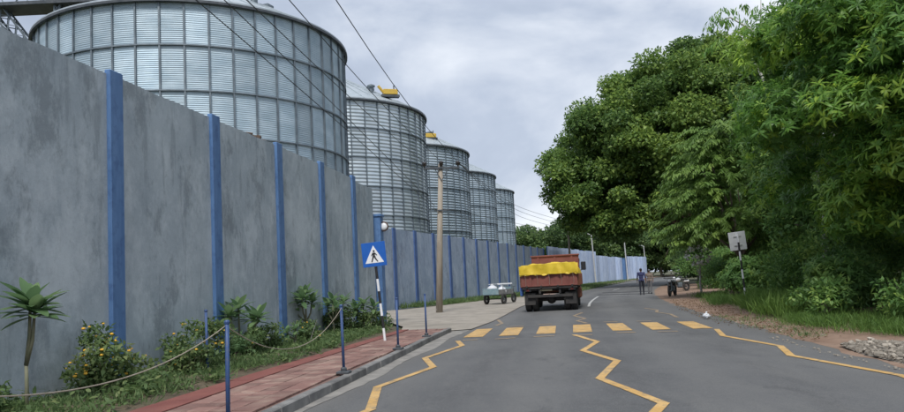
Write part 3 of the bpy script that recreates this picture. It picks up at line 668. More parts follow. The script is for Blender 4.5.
for (x, y, h, lab, lean) in ((20.9, 105.5, 7.4, 'nearest white street pole above the sheet fence', -.25), (30.4, 125, 7.2, 'second white street pole behind the sheet fence', -.2), (41.0, 152, 7.0, 'farthest pale street pole right of the sheet fence', -.2)):
    r = empty('street_pole', (x, y, 0), 0, lab, 'pole'); MB().tube([(0, 0, -.2), (lean, 0, h)], [.12, .085], 10).build('shaft', M_polew, r); MB().tube([(lean, 0, h - .1), (lean - .6, -.2, h + .15)], .05, 6).build('bracket', M_white, r)
    MB().box((lean - .85, -.25, h + .13), (.5, .22, .12), b=.02).build('lamp_head', M_steel, r)

# ------------------------------------------------------------------ road signs
ps_ = empty('pedestrian_sign', (-1.78, 17.5, KZ), R(-6), 'blue square pedestrian crossing sign on a leaning striped post', 'sign')
LEAN = -.085
top = Vector((LEAN * 2.1, 0, 2.1))
for k in range(8):
    a = k / 8 * 2.42; b = (k + 1) / 8 * 2.42; MB().tube([(LEAN * a, .03, a - (.02 if k == 0 else 0)), (LEAN * b, .03, b - .001)], .032, 10).build('post_band', M_white if k % 2 == 0 else M_black, ps_)
Mr = Matrix.Rotation(-math.atan(LEAN) * -1, 3, 'Y')
plate = MB().box((0, 0, 0), (.60, .012, .60), b=.004).build('plate', M_signb, ps_); plate.location = (LEAN * 2.12, -.012, 2.12); plate.rotation_euler = (0, R(-4), 0)
def flat(name, poly, yoff, m_, parent):
    mb = MB(); n = len(poly); mb.add([(x, yoff, z) for x, z in poly] + [(x, yoff + .002, z) for x, z in poly], [tuple(range(n)), tuple(reversed(range(n, 2 * n)))] + [(i, n + i, n + (i + 1) % n, (i + 1) % n) for i in range(n)]); return mb.build(name, m_, parent)
flat('white_triangle', [(-.235, -.21), (.235, -.21), (0, .225)], -.0095, M_white, plate)
pic = MB()
def seg2(p, q, w0, w1):
    p = Vector((p[0], 0, p[1])); q = Vector((q[0], 0, q[1])); d = (q - p).normalized(); s = Vector((d.z, 0, -d.x)); y = Vector((0, -.0135, 0)); y2 = Vector((0, -.0115, 0))
    a = [p - s * w0, p + s * w0, q + s * w1, q - s * w1]; pic.add([v + y for v in a] + [v + y2 for v in a], [(0, 1, 2, 3), (7, 6, 5, 4), (0, 4, 5, 1), (1, 5, 6, 2), (2, 6, 7, 3), (3, 7, 4, 0)])
seg2((.0, .045), (-.005, -.05), .032, .026); seg2((-.015, -.04), (-.07, -.185), .021, .013); seg2((.01, -.04), (.03, -.11), .021, .017); seg2((.03, -.105), (.085, -.185), .017, .012)
seg2((.02, .035), (.075, -.03), .014, .010); seg2((-.02, .035), (-.065, -.035), .014, .010)
pic.lathe([(.026, -.0136), (.026, -.0112)], 14, (.004, 0, .082), 'Y'); pic.build('walking_figure', M_black, plate)
rs = empty('road_sign', (10.98, 27.0, .03), R(12), 'white square back of a road sign on a leaning striped post, right', 'sign')
LN = -.055
for k in range(8):
    a = k / 8 * 2.75; b = (k + 1) / 8 * 2.75; MB().tube([(LN * a, 0, a - (.1 if k == 0 else 0)), (LN * b, 0, b - .001)], .034, 10).build('post_band', M_white if k % 2 else M_black, rs)
pb = MB().box((0, 0, 0), (.72, .012, .70), b=.006).build('plate', M_white, rs); pb.location = (LN * 2.5, .045, 2.46); pb.rotation_euler = (0, R(-5), 0)
for z in (-.17, .17): MB().box((0, -.015, z), (.34, .02, .04)).build('bracket', M_polew, pb)
MB().box((0.02, -.02, 0), (.045, .025, .6)).build('spine', M_polew, pb)

# ------------------------------------------------------------------ blue rope posts and ropes
def rope_post(x, y, label, z=KZ, h=1.06):
    r = empty('rope_post', (x, y, z), -.15, label, 'post', 'blue rope posts along the footpath')
    MB().tube([(0, 0, .0), (0, 0, h)], .0225, 12).build('shaft', M_post, r, True); MB().lathe([(.028, 0), (.03, .02), (.018, .035)], 12, (0, 0, h - .01)).build('cap', M_post, r)
    MB().box((0, 0, .018), (.20, .20, .036), b=.006).build('base_plate', M_steel, r); MB().lathe([(.05, 0), (.05, .05), (.03, .07)], 10, (0, 0, .03)).build('socket', M_steel, r)
    r.rotation_euler[1] = random.uniform(-.022, .022); return Vector((x, y, z + h))
t0 = rope_post(-3.0, 3.4, 'blue rope post outside the picture at lower left'); bpy.data.objects['rope_post']['label'] = 'blue rope post nearest the camera holding the left end of the rope'
t1 = rope_post(-2.36, 7.3, 'tall looking blue rope post in the foreground with ropes tied to its top')
t2 = rope_post(-1.82, 11.35, 'second blue rope post, standing on the red paving left of the pedestrian sign')
t3 = rope_post(-1.25, 14.98, 'third blue rope post on a square foot, just right of the pedestrian sign')
t4 = rope_post(-.78, 18.1, 'farthest blue rope post by the end of the kerb')
t5 = rope_post(-4.2, 12, 'blue rope post among the shrubs against the wall', z=.17, h=1.03)
def rope(a, b, sag, label):
    pts = []
    for i in range(25):
        t = i / 24; p = a.lerp(b, t); p.z -= sag * 4 * t * (1 - t) + .03; pts.append(p)
    pts[0] = a + Vector((0, 0, -.03)); tag(MB().tube(pts, .0052, 6).build('rope', M_rope), label, 'rope', 'ropes between the blue posts')
rope(t0, t1, .30, 'pale rope sagging from the foreground post towards the lower left corner')
rope(t1, t2, .42, 'pale rope sagging between the foreground post and the second post')

# ------------------------------------------------------------------ vehicles
def wheel(parent, c, rad, width, rim_mat, n=28, spokes=0):
    """wheel turning about local X"""
    o = MB().lathe([(rad * .62, -width / 2), (rad * .9, -width / 2), (rad, -width * .36), (rad, width * .36), (rad * .9, width / 2), (rad * .62, width / 2), (rad * .62, -width / 2)], n, (0, 0, 0), 'X', caps=False).build('wheel', M_rub, parent, False); o.location = c
    if spokes:
        rm = MB(); rm.lathe([(rad * .62, -width * .25), (rad * .66, -width * .3), (rad * .66, width * .3), (rad * .62, width * .25)], n, (0, 0, 0), 'X', caps=False); rm.lathe([(rad * .1, -width * .6), (rad * .1, width * .6)], 10, (0, 0, 0), 'X')
        for k in range(spokes): a = 2 * math.pi * k / spokes; rm.tube([(0, 0, 0), (0, rad * .64 * math.cos(a), rad * .64 * math.sin(a))], rad * .025, 4)
        rm.build('rim', rim_mat, o)
    else:
        MB().lathe([(rad * .63, -width * .42), (rad * .55, -width * .3), (rad * .3, -width * .1), (rad * .25, width * .1), (rad * .3, width * .1), (rad * .55, width * .3), (rad * .63, width * .42)], n, (0, 0, 0), 'X').build('rim', rim_mat, o)
        MB().lathe([(rad * .18, -width * .45), (rad * .22, width * .0), (rad * .18, width * .45)], 12, (0, 0, 0), 'X').build('hub', M_rust, o)
    return o
tk = empty('tipper_truck', (3.98, 30.0, .02), R(-12), 'red tipper truck with a yellow tarpaulin over its load, seen from behind', 'truck')
BW = 2.36
for x in (-.42, .42): MB().box((x, 3.3, .88), (.09, 6.6, .22)).build('chassis_rail', M_und, tk)
MB().tube([(-.9, .75, .5), (.9, .75, .5)], .08, 10).build('rear_axle', M_und, tk); MB().ell((0, .75, .5), (.2, .22, .2), 14, 10).build('differential', M_und, tk, True)
for x in (-.98, -.68, .68, .98): wheel(tk, (x, .75, .49), .49, .26, M_und)
for x in (-.92, .92): wheel(tk, (x, 4.9, .49), .49, .27, M_und)
for x in (-.45, .45): MB().box((x, .75, .72), (.1, 1.2, .09)).build('leaf_spring', M_und, tk)
MB().box((0, 2.05, 1.03), (BW - .06, 4.2, .12)).build('bed_floor', M_und, tk)
for k in range(6): MB().box((0, .2 + k * .75, .93), (BW - .1, .09, .1)).build('cross_member', M_und, tk)
tg = MB().box((0, -.03, 1.325), (BW, .06, .53), b=.012).build('tailgate', M_rust, tk)
for x in (-.78, 0, .78): MB().box((x, -.075, 1.32), (.09, .035, .46), b=.006).build('rib', M_rust, tg)
for z in (1.10, 1.55): MB().box((0, -.075, z), (BW - .06, .03, .05), b=.006).build('edge_rail', M_rust, tg)
for x in (-.95, -.35, .35, .95): MB().box((x, -.09, 1.065), (.07, .05, .09), b=.008).build('hinge', M_und, tg)
for x in (-BW / 2 - .0, BW / 2 + .0):
    sb = MB().box((x, 2.1, 1.33), (.06, 4.15, .54), b=.01).build('side_board', M_orng, tk)
    for k in range(6): MB().box((x + math.copysign(.05, x), .2 + k * .76, 1.3), (.045, .09, .5), b=.006).build('stake', M_orng, sb)
hb = MB().box((0, 4.22, 1.76), (BW - .1, .06, 1.42), b=.012).build('headboard', M_rust, tk)
for x in (-.8, 0, .8): MB().box((x, 4.175, 1.9), (.08, .04, 1.2)).build('rib', M_rust, hb)
MB().box((0, 4.19, 2.46), (BW - .04, .12, .07), b=.012).build('top_rail', M_rust, hb)
# tarpaulin over the heap: rounded, creased, tied down along the boards
nx, ny = 40, 48; v = []; f = []
for j in range(ny + 1):
    for i in range(nx + 1):
        u = i / nx * 2 - 1; w = j / ny
        y_ = -.10 + w * 4.2
        prof = max(0, 1 - abs(u) ** 7); fr = min(1, max(0, (w - 0.0) * 22)); bk = min(1, max(0, (1 - w) * 20))
        h = 1.55 + .47 * prof ** .7 * fr ** .7 * bk ** .5
        h += .015 * math.sin(u * 9 + w * 4) * prof + .03 * math.sin(w * 17 + u * 3) * prof * min(1, w * 4) + .02 * math.sin(u * 23 + 2) * (1 - fr * .6) + .05 * (u > .1) * prof * (1 - u)
        v.append((u * (BW / 2 + .055 - .03 * prof * (h > 1.8)), y_ - (.05 + .02 * math.sin(u * 21)) * (1 - fr), h))
for j in range(ny):
    for i in range(nx): q = j * (nx + 1) + i; f.append((q, q + 1, q + nx + 2, q + nx + 1))
mb = MB(); mb.add(v, f)
# front lip hanging over the tailgate
v2 = []; f2 = []
for i in range(nx + 1):
    u = i / nx * 2 - 1
    for k in range(5):
        t = k / 4; v2.append((u * (BW / 2 + .055), -.155 - .03 * math.sin(u * 19) * (1 - t) - .02 * math.sin(u * 7 + t * 3), 1.58 + t * (.43 + (-.04 if abs(u) > .93 else 0) + .03 * u)))
for i in range(nx):
    for k in range(4): q = i * 5 + k; f2.append((q, q + 5, q + 6, q + 1))
from mathutils import noise as mnoise
for arr in (mb.v,):
    for i_, q in enumerate(arr):
        d_ = mnoise.noise(Vector((q[0] * 3.1, q[1] * 2.3, q[2] * 3))) * .02 + abs(mnoise.noise(Vector((q[0] * 7 + q[1] * 2, q[1] * 5, 3.3)))) * .025
        arr[i_] = (q[0], q[1], q[2] + d_ * (1 if q[2] > 1.6 else .2))
tp = mb.build('tarpaulin', M_tarp, tk, True); 
for i_, q in enumerate(v2):
    a_ = mnoise.noise(Vector((q[0] * 4.3, 1.7, q[2] * 2.2))) * .06 + abs(mnoise.noise(Vector((q[0] * 8 + q[2] * 5, 5.1, q[2] * 3)))) * .07; low_ = max(0, 1 - (q[2] - 1.5) * 4)
    v2[i_] = (q[0], q[1] - a_, q[2] + low_ * mnoise.noise(Vector((q[0] * 2.1, 9.2, 0))) * .06)
mb2 = MB(); mb2.add(v2, f2); mb2.build('flap', M_tarp, tp, True)
for k in range(5):
    x = -1.0 + k * .5; MB().tube([(x, -.21, 1.6), (x + .03, -.17, 1.35), (x + .02, -.13, 1.12)], .006, 5).build('tie_rope', M_rope, tp)
cb = empty('cab_anchor', (0, 0, 0)); bpy.data.objects.remove(cb)
cab = MB().box((0, 5.35, 1.55), (2.2, 1.75, 1.7), b=.12).build('cab', M_orng, tk)
MB().box((0, 6.235, 1.85), (1.8, .03, .7), b=.01).build('windscreen', M_glass, cab)
for x in (-1.105, 1.105): MB().box((x, 5.5, 1.85), (.02, .8, .6), b=.004).build('side_window', M_glass, cab)
MB().box((0, 6.25, .75), (2.2, .2, .3), b=.04).build('bumper', M_und, cab); MB().box((0, 4.46, 1.95), (1.2, .02, .5)).build('rear_window', M_glass, cab)
for x in (-1, 1):
    mr = MB().tube([(x * 1.1, 6.0, 1.7), (x * 1.24, 5.9, 1.75), (x * 1.25, 5.9, 2.1)], .02, 6).build('mirror_arm', M_und, tk); MB().box((x * 1.28, 5.9, 1.93), (.24, .07, .42), b=.03).build('mirror', M_black, mr)
    MB().box((x * .86, .12, .55), (.46, .02, .5), b=.004).build('mudflap', M_und, tk)
    tl = MB().box((x * .93, .02, .93), (.3, .06, .12), b=.01).build('tail_lamp', M_black, tk); MB().box((x * .93, -.014, .93), (.12, .02, .09), b=.005).build('lens', mat('tail_lens%d' % x, (.14, .02, .015), rough=.5), tl)
MB().box((0, .05, .66), (1.9, .08, .12), b=.01).build('under_run_bar', M_und, tk)
MB().box((-.15, -.005, .93), (.5, .015, .12)).build('number_plate', mat('plate_blank', (.10, .09, .06), rough=.8), tk)
MB().box((1.12, 2.4, .7), (.25, .9, .45), b=.04).build('fuel_tank', M_orng, tk); MB().box((-1.22, .42, .92), (.14, .3, .5), b=.04).build('blue_can', mat('blue_can', (.05, .12, .33), rough=.5), tk); MB().lathe([(.05, 0), (.05, .08)], 8, (-1.22, .42, 1.17)).build('can_lid', M_white, tk)
MB().tube([(-.3, 1.6, .55), (-.3, 3.5, .55)], .1, 10).build('drive_shaft', M_und, tk)
for x in (-1.0, 1.0): MB().box((x, .75, 1.04), (.4, 1.25, .03)).build('mudguard', M_und, tk)

# three-wheeled cargo cart with sacks
ct = empty('cargo_tricycle', (2.05, 41.3, .028), R(-33), 'cargo tricycle with a pale blue tailboard and white sacks, parked by the wall', 'cart'); ct.scale = (.88, .88, .88)
MB().box((0, 1.0, .62), (1.16, 2.0, .06)).build('floor', M_und, ct); MB().box((0, -.02, .84), (1.2, .04, .42), b=.01).build('tailboard', M_teal, ct)
for x in (-.58, .58): MB().box((x, 1.0, .80), (.04, 2.0, .34), b=.01).build('side_board', mat('cart_grey%d' % (x > 0), (.15, .16, .165), (.24, .23, .22), 5, .7), ct)
MB().box((0, 2.0, .86), (1.16, .04, .5), b=.01).build('front_board', M_teal, ct)
for x in (-.66, .66): wheel(ct, (x, .55, .34), .34, .12, M_galvd, 24, 14)
wheel(ct, (0, 3.15, .34), .34, .1, M_galvd, 24, 14)
MB().tube([(-.66, .55, .34), (.66, .55, .34)], .03, 8).build('axle', M_und, ct)
MB().tube([(0, 1.9, .55), (0, 2.6, .62), (0, 3.0, .95), (0, 3.1, 1.05)], .035, 8).build('frame_tube', M_und, ct)
for x in (-.07, .07): MB().tube([(x, 3.15, .34), (x * .7, 3.02, 1.0)], .02, 6).build('fork', M_und, ct)
MB().tube([(-.36, 2.75, 1.12), (-.2, 3.0, 1.1), (.2, 3.0, 1.1), (.36, 2.75, 1.12)], .018, 6).build('handlebar', M_und, ct); MB().ell((0, 2.35, .86), (.14, .2, .06), 12, 8).build('saddle', M_black, ct, True); MB().tube([(0, 2.35, .6), (0, 2.35, .84)], .025, 6).build('seat_post', M_und, ct)
for y_ in (.7, 1.95):
    for x in (-.55, .55): MB().tube([(x, y_, .9), (x, y_, 1.32)], .018, 6).build('rail_post', M_galvd, ct)
for x in (-.55, .55): MB().tube([(x, .7, 1.32), (x, 1.95, 1.32)], .018, 6).build('rail', M_white, ct)
MB().box((0, 1.95, 1.32), (1.14, .05, .09)).build('rail_board', M_white, ct)
for k, (x, y_, z, sx, lab) in enumerate(((-.12, .45, .65, .34, 'biggest white sack, standing at the cart tailboard'), (.3, 1.0, .65, .28, 'white sack lying deeper in the cart on the right'), (-.4, .35, .65, .17, 'small white bundle at the left corner of the cart'))):
    h = (.62, .5, .38)[k]; ang = R(-33); wx = 2.05 + .88 * (x * math.cos(ang) - y_ * math.sin(ang)); wy = 41.3 + .88 * (x * math.sin(ang) + y_ * math.cos(ang))
    sk = empty('sack', (wx, wy, .028 + .572), ang + k, lab, 'sack', 'sacks in the cargo tricycle')
    MB().lathe([(sx * .6, 0), (sx * .98, h * .15), (sx, h * .4), (sx * .75, h * .7), (sx * .3, h * .86)], 12).build('bag', M_sack, sk, True); MB().lathe([(sx * .3, h * .86), (sx * .2, h * .9), (sx * .38, h)], 12).build('neck', M_sack, sk, True)

def motorcycle(loc, rz, body, label):
    r = empty('motorcycle', loc, rz, label, 'motorcycle', 'motorcycles parked on the earth shoulder')
    for y_ in (-.62, .64): wheel(r, (0, y_, .3), .3, .1, M_galvd, 24, 12)
    MB().tube([(0, -.62, .3), (0, -.2, .42), (0, .25, .5), (0, .42, .82)], .035, 8).build('frame', M_und, r)
    MB().box((0, .02, .42), (.24, .36, .32), b=.05).build('engine', M_galvd, r); MB().ell((0, .2, .78), (.15, .27, .13), 14, 10).build('fuel_tank', body, r, True)
    MB().box((0, -.35, .78), (.24, .72, .09), b=.04).build('seat', M_black, r); MB().box((0, -.6, .66), (.2, .5, .16), b=.05).build('tail_panel', body, r)
    for x in (-.09, .09): MB().tube([(x, .64, .3), (x, .44, .92)], .024, 8).build('fork', M_galvd, r)
    MB().tube([(-.38, .26, 1.02), (-.2, .4, 1.0), (.2, .4, 1.0), (.38, .26, 1.02)], .017, 8).build('handlebar', M_und, r)
    for x in (-.3, .3): m = MB().tube([(x, .33, 1.02), (x * 1.15, .36, 1.2)], .009, 5).build('mirror_stem', M_und, r); MB().ell((x * 1.2, .36, 1.24), (.075, .015, .05), 10, 8).build('mirror', M_black, m)
    hl = MB().lathe([(.05, -.08), (.1, -.02), (.105, .03)], 16, (0, .5, .88), 'Y').build('headlamp', body, r); MB().lathe([(.095, 0), (.05, .03)], 16, (0, .53, .88), 'Y').build('lens', M_white, hl)
    MB().box((0, .64, .63), (.13, .5, .02), b=.005).build('front_mudguard', body, r); MB().box((0, -.75, .6), (.14, .4, .02), b=.005).build('rear_mudguard', M_black, r)
    MB().tube([(.12, .1, .25), (.14, -.3, .24), (.15, -.8, .32)], [.025, .04, .045], 8).build('exhaust', M_galvd, r); MB().tube([(-.1, -.05, .3), (-.24, -.08, .02)], .014, 5).build('side_stand', M_und, r)
    return r
M_mred = mat('moped_black', (.03, .03, .035), rough=.35); M_mwh = mat('moped_white', (.6, .62, .63), rough=.35)
motorcycle((12.35, 40.6, .045), R(150), M_mred, 'dark motorcycle parked at the road edge, seen from the front')
motorcycle((15.3, 48.5, .07), R(120), M_mwh, 'pale motorcycle parked by the bushes behind the dark one')

# ------------------------------------------------------------------ people
def person(loc, rz, label, shirt, trousers, hairc, hgt=1.68, stride=.12, arm=.1):
    root = empty('person', loc, rz, label, 'person'); mb = MB(); k = hgt / 1.70
    V3 = lambda x, y, z: (x * k, y * k, z * k)
    def T(p, r): mb.tube([V3(*q) for q in p], [q * k for q in r], 12)
    def E(c, r): mb.ell(V3(*c), tuple(q * k for q in r), 14, 10)
    for s in (-1, 1):
        st = stride * s                                     # legs
        T([(s * .09, 0, .93), (s * .095, st * .55 + .015, .50), (s * .1, st * .9 - .03, .10)], [.095, .062, .043])
        E((s * .09, 0, .91), (.1, .105, .11)); E((s * .095, st * .55 + .012, .5), (.064, .066, .07))
        T([(s * .1, st * .9 - .06, .07), (s * .105, st * .9 + .06, .045), (s * .115, st * .9 + .16, .035)], [.046, .045, .034]); E((s * .1, st * .9 - .05, .06), (.047, .05, .055)); E((s * .113, st * .9 + .15, .035), (.042, .06, .034))
        sw = -arm * s                                       # arms
        sh = (s * .19, 0, 1.40); el = (s * .245, sw * .5 - .02, 1.12); wr = (s * .26, sw * 1.2 + .06, .87)
        T([sh, el, wr], [.056, .043, .031]); E(sh, (.066, .066, .07)); E(el, (.045, .045, .05))
        hx, hy, hz = s * .262, sw * 1.3 + .075, .81         # hand: palm and five curled fingers
        E((hx, hy, hz), (.019, .04, .048))
        for j in range(4):
            fy = hy - .027 + j * .018; ln = (.062, .075, .07, .055)[j]
            T([(hx, fy, hz - .03), (hx - s * .004, fy + .004, hz - .03 - ln * .55), (hx - s * .018, fy + .006, hz - .03 - ln)], [.0105, .0095, .0085])
        T([(hx, hy + .035, hz + .02), (hx - s * .015, hy + .058, hz - .008), (hx - s * .02, hy + .06, hz - .035)], [.0125, .0115, .0095])
    E((0, 0, .97), (.158, .11, .12)); E((0, .0, 1.14), (.148, .10, .16)); E((0, -.005, 1.30), (.178, .112, .15)); E((0, 0, 1.40), (.185, .085, .075))
    T([(0, -.005, 1.42), (0, .005, 1.53)], [.06, .05])
    E((0, .015, 1.595), (.073, .088, .108)); E((0, .045, 1.545), (.055, .06, .055)); E((0, .108, 1.585), (.013, .02, .022))
    for s in (-1, 1): E((s * .075, .01, 1.585), (.012, .02, .03)); E((s * .03, .088, 1.565 + .05), (.016, .014, .01))
    E((0, .092, 1.545), (.024, .012, .007))
    me = mb.mesh('tmp'); t = bpy.data.objects.new('tmp', me); col.objects.link(t); md = t.modifiers.new('r', 'REMESH'); md.mode = 'VOXEL'; md.voxel_size = .0095
    s2 = t.modifiers.new('s', 'SMOOTH'); s2.iterations = 2; s2.factor = .5
    dg = bpy.context.evaluated_depsgraph_get(); body = bpy.data.meshes.new_from_object(t.evaluated_get(dg)); bpy.data.objects.remove(t); body.name = 'body'
    body.materials.clear()
    for m in (M_skin, shirt, trousers, M_black): body.materials.append(m)
    co = np.empty(len(body.polygons) * 3); body.polygons.foreach_get('center', co); co = co.reshape(-1, 3) / k
    idx = np.zeros(len(co), int); z = co[:, 2]; ax = np.abs(co[:, 0])
    idx[(z < 1.46) & (z >= .90)] = 1; idx[(z < .96) & (ax < .21)] = 2; idx[(z < .085)] = 3
    idx[(z < 1.08) & (ax > .212) & (z > .6)] = 0
    idx[(z < .98) & (z > .9) & (ax < .2)] = 1
    body.polygons.foreach_set('material_index', idx.astype(np.int32)); b_ = link('body', body, None, root, True)
    h = MB(); h.ell(V3(0, -.006, 1.628), (.084 * k, .098 * k, .095 * k), 16, 10); hm = h.mesh('hair')
    bmh = bmesh.new(); bmh.from_mesh(hm); bmesh.ops.delete(bmh, geom=[q for q in bmh.verts if q.co.y > (.035 + .9 * (q.co.z / k - 1.66)) * k or q.co.z < 1.56 * k], context='VERTS'); bmh.to_mesh(hm); bmh.free(); hm.materials.append(hairc)
    hr = link('hair', hm, None, root, True); so = hr.modifiers.new('s', 'SOLIDIFY'); so.thickness = .012
    c = MB(); c.lathe([(.066 * k, 1.455 * k), (.064 * k, 1.485 * k), (.070 * k, 1.475 * k)], 14, caps=False).build('collar', shirt, root, True)
    return root
M_skin = mat('brown_skin', (.20, .11, .07), rough=.6); M_hair = mat('black_hair', (.015, .013, .012), rough=.5)
person((12.1, 46.2, .02), R(-14), 'person in a navy shirt and dark trousers standing at the road edge, back turned', mat('navy_cotton', (.022, .028, .085), (.035, .04, .11), 12, .85), mat('dark_trousers', (.014, .016, .026), rough=.85), M_hair, 1.70)
person((13.0, 47.6, .03), R(-22), 'person in a tan shirt and grey trousers beside the one in navy', mat('tan_cotton', (.16, .12, .10), (.20, .16, .125), 12, .85), mat('grey_trousers', (.12, .12, .125), rough=.85), M_hair, 1.58, -.1)

# ------------------------------------------------------------------ trees on the right
def lobes_on(c, r, n, rl, zmin=-.5, zmax=1.0, seed=0, flat=1.0, keep=None):
    rg = np.random.default_rng(seed); out = []; k = 0
    while len(out) < n and k < n * 30:
        k += 1; d = rg.normal(size=3); d /= np.linalg.norm(d)
        if not (zmin <= d[2] <= zmax): continue
        q = rg.uniform(.55, .98); p = np.array(c) + d * np.array(r) * q
        if keep is not None and not keep(p): continue
        s = rl * rg.uniform(.65, 1.35); out.append((*p, s, s, s * flat * rg.uniform(.75, 1.0)))
    return out
def tree(name, label, base, lobes, r0, crown, bark=M_bark, ntips=9, group=None, cat='tree', fork=.45):
    root = empty(name, base, 0, label, cat, group)
    rel = [(a - base[0], b - base[1], c - base[2], d, e_, f_) for a, b, c, d, e_, f_ in lobes]
    idx = sorted(random.sample(range(len(rel)), min(ntips, len(rel))))
    limbs(MB(), (0, 0, 0), [rel[i][:3] for i in idx], r0, wob=r0 * 1.2, fork=fork).build('trunk', bark, root, True)
    crown(rel, root); return root
# big rounded tree over the bend
def keep_big(p): return p[2] > 5.2 + (0 if p[0] < 26 else -2) + random.uniform(-.6, .8) and p[0] > 10.8 and p[2] < np.interp(p[0], [10.8, 16.4, 26.4], [13.2, 20.0, 25.2])
lb = lobes_on((22.8, 74, 13.2), (12.6, 10, 12.6), 330, 1.75, -.75, 1, 3, .9, keep_big)
lb += lobes_on((15.5, 73, 9.5), (5.6, 6, 5.0), 40, 1.35, -.8, 1, 4, .9, keep_big)
lb += lobes_on((29.0, 72, 19.8), (6.4, 7, 6.4), 55, 1.6, -.4, 1, 41, .9)
tree('rounded_tree', 'big rounded broad-leaved tree overhanging the bend of the road', (26.5, 76, 0), lb, .6,
     lambda rel, r: clumpy_crown(rel, 270, .38, ML_big, r, aspect=.62, shell=.3, young=.07), ntips=26)
# feathery layered tree in the middle
def sprays(root, specs, mat_, nleaf, length, width, name='crown', droopk=1.0):
    P, D, N, T = [], [], [], []
    for (o, d, ln, dr) in specs:
        o = np.array(o, float); d = np.array(d, float); d /= np.linalg.norm(d); tb = rng.normal(.42, .16)
        t = np.sort(rng.random(nleaf)); pos = o + np.outer(t * ln, d) + np.outer(-(t ** 2) * dr, [0, 0, 1]) + rng.normal(0, .05 if name != 'frond' else .004, (nleaf, 3))
        tang = nrm(np.tile(d, (nleaf, 1)) + np.outer(-2 * t * dr / ln, [0, 0, 1])); side = nrm(np.cross(tang, np.array([0, 0, 1.]))); sg = np.where(np.arange(nleaf) % 2 == 0, 1, -1)[:, None]
        P.append(pos); D.append(nrm(tang * .75 + side * sg * .8 + np.array([0, 0, -.35 * droopk]) + rng.normal(0, .15, (nleaf, 3)))); N.append(np.tile([0, 0, 1.], (nleaf, 1)) + rng.normal(0, .3, (nleaf, 3))); T.append(np.clip(rng.normal(tb, .07, nleaf) + t * .14, 0, 1))
    P, D, N, T = map(np.concatenate, (P, D, N, T)); n = len(P)
    return leaf_object(name, P, D, N, length * rng.uniform(.6, 1.2, n), width * rng.uniform(.8, 1.2, n), T, mat_, root, seg=2, droop=.25)
ft = empty('feathery_tree', (14.6, 36.5, 0), 0, 'feathery tree with layered drooping sprays beside the white sign back', 'tree')
sp = []
for k in range(620):
    a = random.uniform(0, 2 * math.pi); z = random.uniform(3.0 if math.cos(a) < .2 else 1.6, 9.0); rmax = 4.6 * (1 - ((z - 3.6) / 6.2) ** 2 * .85) if z > 3.6 else 3.9
    r0_ = random.uniform(.15, .72) * max(rmax, .6); sp.append(((r0_ * math.cos(a), r0_ * math.sin(a), z - .1 * r0_), (math.cos(a + random.uniform(-.5, .5)), math.sin(a + random.uniform(-.5, .5)), random.uniform(.0, .35)), random.uniform(.9, 1.7), random.uniform(.25, .8)))
sprays(ft, sp, ML_fern, 64, .30, .075); limbs(MB(), (0, 0, 0), [(random.uniform(-2, 2), random.uniform(-2, 2), random.uniform(3, 8)) for _ in range(12)], .2, wob=.2).build('trunk', M_bark, ft, True)
# tall thin-leaved tree behind, one bare branch with hanging leaves against the sky
tt = empty('tall_tree', (14.6, 27.5, 0), 0, 'tall tree behind, a thin branch with hanging leaves against the sky at the top', 'tree')
limbs(MB(), (0, 0, 0), [(-2.6, .5, 10.9), (-1, 1, 12), (1, -.5, 12), (2.5, 0, 10), (0, -2, 11), (-1.5, -1, 9)], .26, wob=.3).build('trunk', M_bark_p, tt, True)
br = MB(); br.tube([(-1.4, 0, 9.8), (-2.4, 0, 10.9), (-3.1, .1, 11.45), (-3.9, .2, 11.2)], [.06, .045, .03, .01], 6); br.tube([(-2.4, 0, 10.9), (-3.2, -.3, 10.7), (-3.9, -.4, 10.2)], [.035, .02, .008], 5); br.tube([(-1.6, .1, 10.0), (-1.9, .1, 11.2), (-1.8, .1, 12.4)], [.05, .03, .01], 6)
bro = br.build('branch', M_bark_p, tt, True)
sp = []
for (x, y, z) in ((-3.9, .2, 11.2), (-3.5, .15, 11.35), (-3.1, .1, 11.4), (-3.9, -.4, 10.25), (-3.5, -.35, 10.5), (-2.6, 0, 11.0), (-3.7, .2, 11.5), (-3.3, .3, 11.9), (-2.5, .2, 12), (-1.9, .1, 11.8), (-2.2, .3, 11.5)):
    for q in range(3): a = random.uniform(0, 6.3); sp.append(((x, y, z), (math.cos(a) * .6 - .3, math.sin(a) * .6, .1), random.uniform(.35, .6), .35))
sprays(tt, sp, ML_mango, 12, .27, .055, 'hanging_leaves', 3.0)
rel = lobes_on((.6, .5, 8.2), (4.2, 4, 3.6), 46, 1.0, -.8, 1, 9, .8, lambda p: p[0] > -2.2)
rosette_crown(rel, 42, 7, .30, .065, ML_mango, tt)
# the mango-like tree that fills the right edge
def keep_m(p): return p[0] - 1.1 > (.375 + .0042 * max(0, p[2] - 6)) * p[1] and p[2] > 2.2
lm = lobes_on((13.6, 20.5, 6.4), (5.7, 5.4, 5.2), 120, .95, -.85, 1, 11, .85, keep_m)
lm += lobes_on((12.6, 17.2, 5.6), (3.2, 2.8, 4.2), 52, .8, -.9, 1, 12, .85, lambda p: p[2] > 2.6 and keep_m(p))
tree('mango_tree', 'large tree with long leaf rosettes filling the upper right corner', (13.8, 21, 0), lm, .30,
     lambda rel, r: rosette_crown(rel, 190, 10, .235, .050, ML_mango, r, shell=.3, droop=.3, tips=.16), ntips=18)
lm = lobes_on((13.2, 14.6, 6.0), (3.4, 2.6, 4.4), 56, .8, -.9, 1, 15, .85, lambda p: p[2] > 3.0 and p[0] > 9.6)
tree('mango_tree', 'tree at the extreme right edge with bright leaf tips over the rubble', (14.4, 14.2, 0), lm, .22,
     lambda rel, r: rosette_crown(rel, 190, 10, .225, .048, ML_mango, r, shell=.3, droop=.3, tips=.2), ntips=12)
